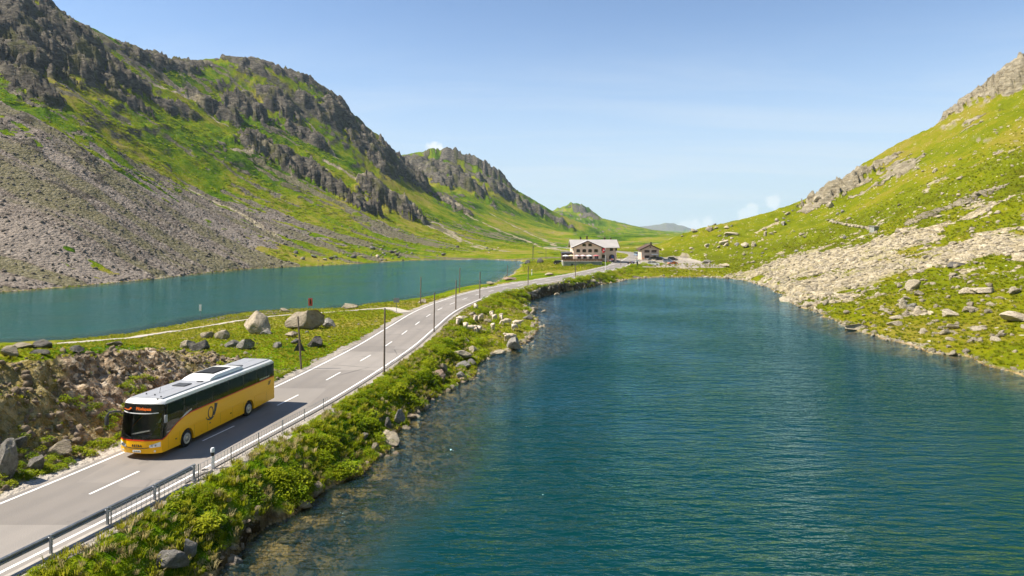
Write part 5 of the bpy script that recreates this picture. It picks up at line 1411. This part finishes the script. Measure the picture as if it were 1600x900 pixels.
# ------------------------------------------------------------------ parked cars, motorcycles, people
m_cglass = simple('car_glass', (.015, .018, .02), .06, spec=.6, var=.1)
def make_car(label, col, loc, rz, kind='suv', group='cars at the pass car park', name='parked_car'):
    L_, W_, H_ = {'suv': (4.6, 1.86, 1.68), 'sport': (4.2, 1.8, 1.28), 'wagon': (4.6, 1.82, 1.50), 'van': (5.0, 1.98, 2.1)}[kind]
    o = thing(name, label, 'car', loc, rz, group); hw = W_ / 2
    paint = simple('car_paint_' + label.split()[0] + str(int(sum(col) * 1000)), col, .3, .2, spec=.5, var=.04, coat=.6)
    wr = .34 if kind != 'sport' else .32; wy = (.86, L_ - .92); hood = .62 * H_ if kind != 'van' else .55 * H_
    def ar(yc): return [(yc + (wr + .06) * math.cos(t), wr + (wr + .06) * math.sin(t)) for t in np.linspace(0, math.pi, 9)]
    prof = [(0.0, .30), (.02, .62), (.18, hood * .86), (1.15, hood), (L_ - .25, hood * 1.02), (L_ - .02, hood * .92), (L_, .34)] + [(wy[1] + wr + .06, .24)] + ar(wy[1])[1:] + [(wy[0] + wr + .06, .22)] + ar(wy[0])[1:] + [(.3, .24)]
    xs = [hw * math.sin(t) for t in np.linspace(-math.pi / 2, math.pi / 2, 9)]
    def shp(p):
        a = abs(p.x) / hw; y = p.y + max(0, 1 - p.y / .9) * .22 * a ** 3 - max(0, 1 - (L_ - p.y) / .8) * .15 * a ** 3
        x = p.x * (1 - .22 * max(0, (p.z - hood * .9) / H_)); return Vector((x, y - L_ / 2, p.z))
    slab(prof, xs).map(shp).build('body', paint, o, 0, True)
    cab = {'suv': [(1.0, hood - .02), (1.75, H_ - .08), (L_ - .55, H_ - .06), (L_ - .12, hood)], 'sport': [(1.25, hood - .02), (2.0, H_ - .06), (2.9, H_ - .08), (L_ - .3, hood)], 'wagon': [(1.05, hood - .02), (1.85, H_ - .08), (L_ - .7, H_ - .08), (L_ - .2, hood)], 'van': [(.45, hood - .02), (1.05, H_ - .08), (L_ - .2, H_ - .05), (L_ - .05, hood)]}[kind]
    slab(cab, [x_ * .90 for x_ in xs]).map(shp).build('glasshouse', m_cglass, o, 0, True)
    top = [(cab[1][0] - .05, H_ - .10), (cab[1][0] + .25, H_), (cab[2][0] - .2, H_), (cab[2][0] + .08, H_ - .10)]
    slab(top, [x_ * .905 for x_ in xs]).map(shp).build('roof', paint, o, 0, True)
    for sx in (-1, 1):
        for yc in ((cab[1][0] + cab[2][0]) / 2,): MB().prism([(yc - .05, hood), (yc + .05, hood), (yc + .05, H_ - .06), (yc - .05, H_ - .06)], *sorted((sx * hw * .88, sx * hw * .915))).map(shp).build('pillar', paint, o)
        MB().box((sx * hw * .72, -L_ / 2 + .10, hood * .70), (.34, .12, .16)).build('headlight', simple('car_lamp', (.75, .77, .78), .1), o, .02)
        MB().box((sx * hw * .78, L_ / 2 - .10, hood * .78), (.26, .10, .18)).build('tail_light', simple('red_lens', (.5, .02, .02), .2), o, .02)
        MB().box((sx * (hw + .06), -L_ / 2 + 1.35, hood + .08), (.16, .10, .12)).build('mirror', paint, o, .02)
        for yc in wy:
            wo = MB().lathe((0, 0, 0), [(.19, -.10), (wr * .9, -.11), (wr, -.08), (wr, .08), (wr * .9, .11), (.19, .10)], 18).map(lambda p: Vector((p.z, p.x, p.y))).build('wheel', m_rub, o, 0, True)
            wo.location = (sx * (hw - .10), yc - L_ / 2, wr)
            MB().lathe((0, 0, 0), [(.03, .125), (.15, .12), (.20, .125), (.21, .09)], 12).map(lambda p: Vector((p.z * sx, p.x, p.y))).build('rim', m_rim, wo)
    MB().box((0, -L_ / 2 + .005, hood * .5), (.52, .03, .11)).build('number_plate', m_wpost, o)
    return o
def car_at(ix, iy, rz, label, col, kind):
    x, y, z = at(ix, iy); make_car(label, col, (x, y + 1.2, z + .005), rz, kind)
car_at(1022, 415, R(78), 'white car parked nearest the lake in the car park', (.72, .72, .72), 'suv')
car_at(1052, 413.5, R(-84), 'orange sports car parked at the right end of the car park', (.75, .20, .015), 'sport')
car_at(1046, 410.5, R(70), 'grey-blue estate car parked behind the orange one', (.17, .21, .30), 'wagon')
car_at(1052, 407.5, R(80), 'black off-road car at the back of the car park', (.02, .022, .03), 'suv')
car_at(1033, 406.6, R(60), 'black car parked beside the small house', (.015, .016, .02), 'wagon')
car_at(1019.5, 406.8, R(-75), 'dark grey car parked in front of the small house', (.07, .07, .075), 'suv')
car_at(996, 400, R(8), 'blue and white van driving towards the inn', (.30, .40, .60), 'van')
car_at(874, 413.5, R(75), 'black car parked left of the inn terrace', (.02, .02, .022), 'suv')
def make_moto(label, col, loc, rz):
    o = thing('motorcycle', label, 'motorcycle', loc, rz, 'parked motorcycles')
    for y in (-.72, .72):
        w_ = MB().lathe((0, 0, 0), [(.24, -.05), (.31, -.06), (.33, 0), (.31, .06), (.24, .05)], 18).map(lambda p: Vector((p.z, p.x, p.y))).build('wheel', m_rub, o); w_.location = (0, y, .33)
        MB().cyl((0, 0, 0), (1, 0, 0), .20, .03, 14).build('rim', m_rim, w_)
    MB().prism([(-.35, .42), (-.30, .75), (.05, .86), (.30, .72), (.35, .40), (0, .28)], -.14, .14).build('engine_and_tank', simple('moto_' + label.split()[0], col, .3, coat=.5), o, .04, True)
    MB().prism([(.10, .78), (.15, .88), (.85, .92), (.92, .84), (.4, .74)], -.13, .13).build('seat', m_black, o, .03)
    for sx in (-1, 1): MB().tube([(sx * .07, -.72, .33), (sx * .08, -.42, .98)], .025, 6).build('fork', m_lgrey, o)
    MB().tube([(-.36, -.32, 1.04), (-.1, -.42, 1.0), (.1, -.42, 1.0), (.36, -.32, 1.04)], .018, 6).build('handlebar', m_black, o)
    MB().prism([(-.62, .90), (-.48, 1.15), (-.40, .95), (-.45, .82)], -.12, .12).build('fairing', simple('moto_' + label.split()[0], col, .3, coat=.5), o, .03)
for (ix, iy, rz, lb, c) in ((984.5, 413, 1.2, 'brown motorcycle parked at the road end of the car park', (.12, .06, .03)), (988, 411.5, 1.0, 'purple-grey motorcycle, second in the row by the road', (.16, .13, .24)), (993, 412.5, 1.4, 'silver motorcycle parked near the post', (.42, .44, .48))):
    x, y, z = at(ix, iy); make_moto(lb, c, (x, y, z + .005), rz)
x, y, z = at(996, 416.5)
o = thing('notice_post', 'short dark post with white board beside the motorcycles', 'sign', (x, y, z)); MB().box((0, 0, 1.0), (.45, .25, 2.0)).build('pillar', m_dgrey, o, .03); MB().box((0, -.15, 2.25), (1.3, .10, .7)).build('board', m_wpost, o, .02)
def person_mesh(top, bot, step=.12, arm=.1, seed=0):
    J = [(0, 0, .93, .135), (0, .01, 1.15, .13), (0, .01, 1.38, .15), (0, 0, 1.50, .055), (0, -.01, 1.60, .09), (0, -.01, 1.70, .085),
         (-.19, 0, 1.42, .06), (-.25, arm * .3, 1.16, .045), (-.24, -arm, .93, .035), (-.235, -arm * 1.2, .84, .035), (.19, 0, 1.42, .06), (.25, -arm * .3, 1.16, .045), (.24, -arm * .8, .93, .035), (.235, -arm, .84, .035),
         (-.10, -step * .4, .85, .095), (-.11, -step, .48, .065), (-.11, -step * .6, .08, .045), (-.11, -step * .6 - .14, .04, .04), (.10, step * .3, .85, .095), (.11, step * .5, .48, .065), (.11, step, .08, .045), (.11, step - .14, .04, .04)]
    E = [(0, 1), (1, 2), (2, 3), (3, 4), (4, 5), (2, 6), (6, 7), (7, 8), (8, 9), (2, 10), (10, 11), (11, 12), (12, 13), (0, 14), (14, 15), (15, 16), (16, 17), (0, 18), (18, 19), (19, 20), (20, 21)]
    me = skin_mesh('person', J, E)
    hair = simple('dark_hair', (.05, .035, .025), .8); sk = simple('skin', (.52, .32, .22), .6)
    def fn(c):
        if c.z > 1.64 or (c.z > 1.56 and c.y > .03): return 3
        if c.z > 1.48: return 0
        if abs(c.x) > .17 and c.z < 1.12 and c.z > .78: return 0
        return 1 if c.z > .92 else 2
    paint_faces(me, [sk, top, bot, hair], fn); return me
cl = {n_: simple('cloth_' + n_, c, .85, var=.1) for n_, c in dict(red=(.5, .06, .05), white=(.72, .72, .70), blue=(.06, .10, .28), black=(.02, .02, .025), grey=(.2, .2, .22), tan=(.4, .3, .2), orange=(.6, .2, .05)).items()}
for (ix, iy, rz, t_, b_, lb) in ((953.5, 411.5, .4, 'white', 'tan', 'person in white top walking out of the inn door'), (956, 410.5, -1.2, 'red', 'blue', 'person in red top standing at the inn door'), (958.2, 410, 2.0, 'tan', 'black', 'person in tan top right of the inn door'),
      (950, 413, 1.5, 'orange', 'black', 'person in orange top at the roadside by the flagpole'), (995, 411, 0, 'black', 'black', 'person in black standing beside the silver motorcycle'), (1000, 410.5, 1.0, 'grey', 'black', 'person in grey standing right of the motorcycles'), (1005, 408, -.6, 'orange', 'tan', 'person in orange in front of the small house')):
    x, y, z = at(ix, iy); p_ = tag(link('person', person_mesh(cl[t_], cl[b_], random.uniform(.05, .22), random.uniform(.05, .15))), lb, 'person'); p_.location = (x, y, z + .005); p_.rotation_euler = (0, 0, rz)
# low stone wall and hut on the right hill
x, y, z = at(1366, 362)
h2 = thing('stone_hut', 'tiny stone hut at the end of the wall on the right hill', 'hut', (x, y, z))
MB().box((0, 0, .7), (2.2, 1.8, 2.0), .4).build('wall', m_stone, h2, .08); MB().box((0, 0, 1.75), (2.6, 2.2, .18), .4, .12).build('roof', m_rk_grey, h2)
pts = [at(1294 + 72 * t_, 346 + 14 * t_ ** .8) for t_ in np.linspace(0, .94, 24)]
wl_ = thing('stone_wall', 'low pale stone wall running up to the hut on the right hill', 'wall', pts[0])
for i, p in enumerate(pts):
    o = link('stone', rock_var(m_rk_pale, i % 7, 2), wl_); o.location = Vector(p) - Vector(pts[0]) + Vector((0, 0, .35)); o.scale = (1.0, .55, .6); o.rotation_euler = (0, 0, i * 1.3)

# ------------------------------------------------------------------ the flock
wool = simple('cream_wool', (.54, .46, .35), .95, var=.14, scale=9, bumpd=.03); face = simple('pale_face', (.60, .50, .40), .8, var=.1, scale=6)
def sheep_mesh(head_low, stance):
    hz = (.30, .17) if head_low else (.86, .80)
    hy = (-.80, -.93) if head_low else (-.74, -.92)
    J = [(0, .42, .63, (.24, .24)), (0, 0, .63, (.27, .26)), (0, -.38, .64, (.22, .24)), (0, -.60, .62 if head_low else .76, .13), (0, hy[0], hz[0], .09), (0, hy[1], hz[1], .055),
         (-.13, .45, .40, .085), (-.13, .50 + stance, .25, .05), (-.13, .46 + stance, .03, .038), (.13, .45, .40, .085), (.13, .50 - stance, .25, .05), (.13, .46 - stance, .03, .038),
         (-.12, -.40, .38, .075), (-.12, -.42 - stance, .2, .045), (-.12, -.41 - stance, .03, .036), (.12, -.40, .38, .075), (.12, -.42 + stance, .2, .045), (.12, -.41 + stance, .03, .036),
         (-.13, hy[0] + .06, hz[0] + .06, .022), (.13, hy[0] + .06, hz[0] + .06, .022), (0, .62, .66, .06), (0, .70, .50, .045)]
    E = [(0, 1), (1, 2), (2, 3), (3, 4), (4, 5), (0, 6), (6, 7), (7, 8), (0, 9), (9, 10), (10, 11), (2, 12), (12, 13), (13, 14), (2, 15), (15, 16), (16, 17), (4, 18), (4, 19), (0, 20), (20, 21)]
    me = skin_mesh('sheep', J, E, root=1)
    paint_faces(me, [wool, face], lambda c: 1 if (c.y < -.70 or c.z < .30) else 0); return me
SH = [sheep_mesh(True, .05), sheep_mesh(False, .03), sheep_mesh(True, -.06)]
FL = [(743,485,1,'sheep standing apart at the top of the flock near the road'),(751,501,0,'sheep grazing in the upper left pair, right one'),(743,503,2,'sheep grazing in the upper left pair, left one'),(768,496,0,'sheep grazing in the upper middle, topmost of three'),(773,501,2,'sheep grazing in the upper middle, lower one of three'),(783,500,0,'sheep grazing in the upper middle, rightmost of three'),(791,509,0,'sheep grazing between the middle of the flock and its right edge'),(808,511,1,'sheep standing at the right edge of the flock'),(804,517,0,'sheep grazing just below the one at the right edge'),
      (770,516,1,'bright sheep standing alone in the middle of the pasture'),(728,516,0,'leftmost of the four sheep in the front row'),(734,519,2,'second from the left of the four sheep in the front row'),(742,520,0,'third from the left of the four sheep in the front row'),(748,520,2,'rightmost of the four sheep in the front row'),(716,508,2,'sheep grazing nearest the road, lower one of two'),(719,504,0,'sheep grazing nearest the road, upper one of two'),(792,534,1,'left one of two sheep behind the speckled boulder'),(798,533,1,'right one of two sheep behind the speckled boulder')]
for i, (ix, iy, v_, lb) in enumerate(FL):
    x, y, z = at(ix, iy); o = tag(link('sheep', SH[v_]), lb, 'sheep', 'flock of sheep')
    o.location = (x, y, z); k_ = random.uniform(1.08, 1.28); o.scale = (k_ * 1.15, k_, k_); o.rotation_euler = (0, 0, random.choice((.3, -.4, 2.6, 1.2, 3.4, -1.3)) + random.uniform(-.3, .3))

# ------------------------------------------------------------------ plants and loose stones: uncountable cover
def leaf_mat(name, dark, lite, dry):
    t = NT(name); oi = t.node('ShaderNodeObjectInfo'); v = t.coord('Object')
    pos_n = t.noise(t.pos(), .35, 3)
    f = t.math('ADD', t.math('MULTIPLY', oi.outputs['Random'], .55), t.math('MULTIPLY', pos_n, .6))
    c = t.ramp(f, [(.22, dark), (.52, lite), (.95, dry)])
    c = t.mix(t.rng(t.noise(v, 9, 2), .35, .65, 0, .35), c, dark)
    d = t.node('ShaderNodeBsdfPrincipled'); t.link(c, d.inputs['Base Color']); d.inputs['Roughness'].default_value = .55; d.inputs['Specular IOR Level'].default_value = .12
    tr = t.node('ShaderNodeBsdfTranslucent'); t.link(c, tr.inputs['Color'])
    m = t.node('ShaderNodeMixShader'); m.inputs[0].default_value = .52; t.link(d.outputs[0], m.inputs[1]); t.link(tr.outputs[0], m.inputs[2]); t.link(m.outputs[0], t.out.inputs['Surface'])
    return t.m
m_herb = leaf_mat('herb_leaf', (.090, .165, .004), (.290, .375, .008), (.450, .460, .022))
m_blade = leaf_mat('grass_blade', (.125, .165, .005), (.280, .315, .009), (.440, .370, .050))
def herb(seed, n_=120, rad=.42, ht=.42):
    g = np.random.default_rng(seed); V = []; Fc = []
    for i in range(n_):
        a = g.uniform(0, 6.283); r_ = rad * math.sqrt(g.uniform(0, 1)); h_ = ht * (1 - (r_ / rad) ** 2 * .75) * g.uniform(.35, 1.05)
        c = np.array([r_ * math.cos(a), r_ * math.sin(a), h_]); l_ = g.uniform(.06, .115); w_ = l_ * .42
        d = np.array([math.cos(a + g.normal() * .7), math.sin(a + g.normal() * .7), g.uniform(-.35, .6)]); d /= np.linalg.norm(d)
        s_ = np.cross(d, [0, 0, 1]); s_ /= np.linalg.norm(s_) + 1e-6; up = np.cross(s_, d)
        k = len(V); V += [c - d * l_ * .5, c + s_ * w_ + up * .02, c + d * l_ * .6 - up * .03, c - s_ * w_ + up * .02]; Fc += [(k, k + 1, k + 2), (k, k + 2, k + 3)]
    return np.array(V), np.array(Fc)
def tuft(seed, n_=34, rad=.16, ht=.30):
    g = np.random.default_rng(seed); V = []; Fc = []
    for i in range(n_):
        a = g.uniform(0, 6.283); r_ = rad * math.sqrt(g.uniform(0, 1)); p = np.array([r_ * math.cos(a), r_ * math.sin(a), -.03]); l_ = ht * g.uniform(.5, 1.1); b_ = a + g.normal() * .5
        out = np.array([math.cos(b_), math.sin(b_), 0]) * l_ * g.uniform(.2, .75); s_ = np.array([-math.sin(b_), math.cos(b_), 0]) * .014
        k = len(V); V += [p - s_, p + s_, p + out * .45 + [0, 0, l_ * .7] + s_ * .8, p + out * .45 + [0, 0, l_ * .7] - s_ * .8, p + out + [0, 0, l_ * .8]]; Fc += [(k, k + 1, k + 2), (k, k + 2, k + 3), (k + 3, k + 2, k + 4)]
    return np.array(V), np.array(Fc)
def var_collection(name, meshes):
    c = bpy.data.collections.new(name)
    for i, me in enumerate(meshes): c.objects.link(bpy.data.objects.new(f'{name}_{i}', me))
    return c
C_herb = var_collection('herb_clump', [np_mesh('herb', *herb(s), m_herb) for s in (1, 2, 3, 4)])
C_tuft = var_collection('grass_tuft', [np_mesh('tuft', *tuft(s), m_blade) for s in (1, 2, 3)])
m_dry = leaf_mat('dry_straw', (.20, .17, .06), (.40, .33, .14), (.55, .47, .26)); C_dry = var_collection('dry_tuft', [np_mesh('dry', *tuft(s + 20), m_dry) for s in (1, 2, 3)])
def stone_col(name, mat): return var_collection(name, [rock_mesh('stone', 31 * s + 3, mat, 1, 7, 1.0, .02) for s in range(5)])
m_rk_scree = rock_mat('brown_grey_scree', (.090, .074, .060), (.19, .162, .135), (.33, .29, .245)); C_cold = stone_col('cold_stone', m_rk_scree); C_warm = stone_col('warm_stone', m_rk_pale); m_rk_soil = rock_mat('earthy_stone', (.22, .165, .11), (.43, .34, .24), (.58, .50, .39)); C_soil = stone_col('soil_stone', m_rk_soil)
def scatter(name, label, coll, P, scl, rot=None, cat=None):
    n_ = len(P); me = bpy.data.meshes.new(name); me.vertices.add(n_); me.vertices.foreach_set('co', np.ascontiguousarray(P, np.float32).ravel())
    if rot is None: rot = np.stack([rng.normal(0, .12, n_), rng.normal(0, .12, n_), rng.uniform(0, 6.283, n_)], 1)
    if scl.ndim == 1: scl = np.repeat(scl[:, None], 3, 1)
    for an, ty, val in (('rot', 'FLOAT_VECTOR', rot), ('scl', 'FLOAT_VECTOR', scl)):
        a = me.attributes.new(an, ty, 'POINT'); a.data.foreach_set('vector', np.ascontiguousarray(val, np.float32).ravel())
    a = me.attributes.new('idx', 'INT', 'POINT'); a.data.foreach_set('value', rng.integers(0, 50, n_).astype(np.int32))
    o = tag(link(name, me), label, None, None, 'stuff')
    ng = bpy.data.node_groups.new(name, 'GeometryNodeTree')
    ng.interface.new_socket('Geometry', in_out='INPUT', socket_type='NodeSocketGeometry'); ng.interface.new_socket('Geometry', in_out='OUTPUT', socket_type='NodeSocketGeometry')
    N = ng.nodes; gi = N.new('NodeGroupInput'); go = N.new('NodeGroupOutput'); ip = N.new('GeometryNodeInstanceOnPoints'); ci = N.new('GeometryNodeCollectionInfo')
    ci.inputs['Collection'].default_value = coll; ci.inputs['Separate Children'].default_value = True; ci.inputs['Reset Children'].default_value = True
    def na(nm, ty):
        x_ = N.new('GeometryNodeInputNamedAttribute'); x_.data_type = ty; x_.inputs['Name'].default_value = nm; return x_.outputs['Attribute']
    ip.inputs['Pick Instance'].default_value = True
    l_ = ng.links.new; l_(gi.outputs[0], ip.inputs['Points']); l_(ci.outputs[0], ip.inputs['Instance']); l_(na('idx', 'INT'), ip.inputs['Instance Index'])
    er = N.new('FunctionNodeEulerToRotation'); l_(na('rot', 'FLOAT_VECTOR'), er.inputs[0]); l_(er.outputs[0], ip.inputs['Rotation']); l_(na('scl', 'FLOAT_VECTOR'), ip.inputs['Scale']); l_(ip.outputs[0], go.inputs[0])
    o.modifiers.new('scatter', 'NODES').node_group = ng
    return o
def sample(n_, box, want):
    """random ground points in a box, thinned by want(cover, X, Y, Z)"""
    X = rng.uniform(box[0], box[1], n_); Y = rng.uniform(box[2], box[3], n_)
    vis = np.abs(X) < Y * .80 + 6; X, Y = X[vis], Y[vis]
    ks = ['z', 'sd', 'dr', 'dl', 'dirt', 'scree', 'gravel', 'dp', 'rock']; c = dict(zip(ks, look(ks, X, Y))); Z = c['z']
    w = want(c, X, Y, Z); m = rng.uniform(0, 1, len(X)) < w
    return np.stack([X, Y, Z], 1)[m], {k: v[m] for k, v in c.items()}
# leafy herbs on the bank below the road
clump = lambda X, Y: fbm(X / 2.1, Y / 2.1, 3, 201)
P, c = sample(34000, (-26, 6, 14, 135), lambda c, X, Y, Z: (c['dl'] < -4.75) * (c['sd'] > .15) * (c['dr'] < 11.5) * sstep(.36, .56, clump(X, Y)) * (1 - .93 * sstep(82, 92, Y) * (c['dr'] > 7.5)))
scatter('bank_herbs', 'bushy green herbs covering the bank between road and lake', C_herb, P, np.where(c['dr'] < 6.3, .62, 1.0) * (.42 + .85 * rng.uniform(0, 1, len(P)) ** 1.6) * (.6 + .9 * sstep(.4, .65, clump(P[:, 0], P[:, 1]))))
P, c = sample(26000, (-26, 8, 14, 150), lambda c, X, Y, Z: (c['dl'] < -4.5) * (c['sd'] > .1) * (c['dr'] < 19) * .8)
scatter('bank_grass', 'yellow-green grass tufts on the road bank and sheep pasture', C_tuft, P, np.where((P[:, 1] > 84) & (c['dr'] > 8), .55, 1.15) * rng.uniform(.6, 1.3, len(P)))
P, c = sample(9000, (-10, 80, 130, 262), lambda c, X, Y, Z: (c['dl'] < -4.6) * (c['sd'] > .1) * (c['dr'] < 13) * sstep(.4, .55, clump(X / 2, Y / 2)))
scatter('far_bank_herbs', 'dark green herbs on the bank along the bend of the road', C_herb, P, rng.uniform(1.0, 2.4, len(P)))
# meadow and mound left of the road
P, c = sample(62000, (-80, -12, 24, 140), lambda c, X, Y, Z: (c['dl'] > 4.6) * (c['sd'] > .1) * (c['dp'] > 1.7) * (1 - .9 * c['dirt']) * np.clip(1.15 - (Y - 24) / 180, .3, 1) * .75)
scatter('meadow_grass', 'short green grass on the meadow and mound left of the road', C_tuft, P, rng.uniform(.35, .8, len(P)) * (1 + (P[:, 1] > 70) * .25))
P, c = sample(9000, (-36, -18, 22, 66), lambda c, X, Y, Z: c['dirt'] * (c['dr'] < 8.5) * sstep(.52, .64, clump(X, Y)) * .35 + (c['dl'] > 4.5) * (c['dr'] < 5.8) * .4)
scatter('cut_herbs', 'scrubby herbs at the foot of the earth cut', C_herb, P, rng.uniform(.45, 1.0, len(P)))
P, c = sample(30000, (-40, -16, 20, 72), lambda c, X, Y, Z: c['dirt'] * .32)
scatter('cut_stones', 'loose stones in the brown earth cut beside the road', C_soil, P, (.05 + .24 * rng.uniform(0, 1, len(P)) ** 3)[:, None] * rng.uniform(.7, 1.3, (len(P), 3)), rng.uniform(0, 6.28, (len(P), 3)))
# right slope
P, c = sample(120000, (52, 210, 60, 300), lambda c, X, Y, Z: (c['sd'] > .3) * (1 - c['scree']) * np.clip(1.15 - Y / 250, 0, 1) * .6)
scatter('hill_grass', 'yellow-green alpine turf tufts on the right slope', C_tuft, P, rng.uniform(.6, 1.2, len(P)) * (1 + P[:, 1] / 300))
P, c = sample(150000, (50, 260, 70, 330), lambda c, X, Y, Z: (c['sd'] > .1) * (c['scree'] * .34 + .022 + .055 * (Y < 185) * sstep(.42, .6, fbm(X / 6, Y / 6, 3, 221)) + .25 * (c['sd'] < 1.2)))
scatter('right_scree', 'pale beige scree stones on the right slope', C_warm, P, (.14 + .75 * rng.uniform(0, 1, len(P)) ** 4)[:, None] * rng.uniform(.6, 1.25, (len(P), 3)) * np.array([1.1, 1.1, .7]), np.stack([rng.normal(0, .3, len(P)), rng.normal(-.3, .3, len(P)), rng.uniform(0, 6.28, len(P))], 1))
# left slope
P, c = sample(120000, (-330, -60, 165, 480), lambda c, X, Y, Z: (c['sd'] > .2) * (c['scree'] * .26 + .020 + .3 * (c['sd'] < 1.5)))
scatter('left_scree', 'grey scree stones on the slope above the far lake', C_cold, P, (.12 + .75 * rng.uniform(0, 1, len(P)) ** 5)[:, None] * rng.uniform(.6, 1.3, (len(P), 3)), rng.uniform(0, 6.28, (len(P), 3)))
P, c = sample(90000, (-330, 60, 260, 620), lambda c, X, Y, Z: (c['sd'] > 2) * (1 - c['scree']) * (1 - c['rock']) * (c['dr'] > 8) * sstep(.46, .6, fbm(X / 9, Y / 9, 3, 211)) * .42 * (Z > 2.2))
scatter('slope_shrubs', 'low dark dwarf shrubs dotted over the left mountain slope', C_herb, P, rng.uniform(.9, 2.6, len(P))[:, None] * np.array([1.2, 1.2, .8]))
P, c = sample(9000, (-26, 6, 14, 135), lambda c, X, Y, Z: (c['dl'] < -4.5) * (c['sd'] > .2) * (c['dr'] < 12) * sstep(.5, .4, clump(X, Y)))
scatter('bank_dry_grass', 'straw-coloured dry grass between the herbs on the bank', C_dry, P, rng.uniform(.7, 1.5, len(P)))
# stones on the lake bed along the road bank and at the water line
P, c = sample(26000, (-22, 10, 22, 130), lambda c, X, Y, Z: (c['sd'] < .5) * (c['sd'] > -7) * .35)
scatter('lake_bed_stones', 'brown stones under the shallow water along the bank', C_soil, P, (.08 + .5 * rng.uniform(0, 1, len(P)) ** 4)[:, None] * rng.uniform(.7, 1.3, (len(P), 3)) * np.array([1, 1, .5]))
P, c = sample(26000, (-10, 90, 55, 250), lambda c, X, Y, Z: (np.abs(c['sd']) < .9) * .8)
scatter('shore_stones', 'small stones along the water line of the near lake', C_warm, P, (.10 + .40 * rng.uniform(0, 1, len(P)) ** 3)[:, None] * rng.uniform(.7, 1.3, (len(P), 3)))
P, c = sample(16000, (4, 60, 236, 330), lambda c, X, Y, Z: (c['sd'] > .3) * (c['gravel'] < .3) * .4)
scatter('inn_meadow_grass', 'bright green grass on the meadow round the inn', C_tuft, P, rng.uniform(.7, 1.3, len(P)))

# ------------------------------------------------------------------ mountain air
def haze():
    b_ = MB().box((0, 3500, 190), (16000, 20000, 480)); t = NT('mountain_haze')
    pv = t.node('ShaderNodeVolumePrincipled'); pv.inputs['Color'].default_value = (.62, .80, 1.0, 1); pv.inputs['Density'].default_value = 5.5e-5; pv.inputs['Anisotropy'].default_value = .2
    t.link(pv.outputs[0], t.out.inputs['Volume'])
    o = b_.build('haze', t.m); tag(o, 'thin blue haze of the mountain air', None, None, 'stuff')
USE_HAZE = True
if USE_HAZE: haze()
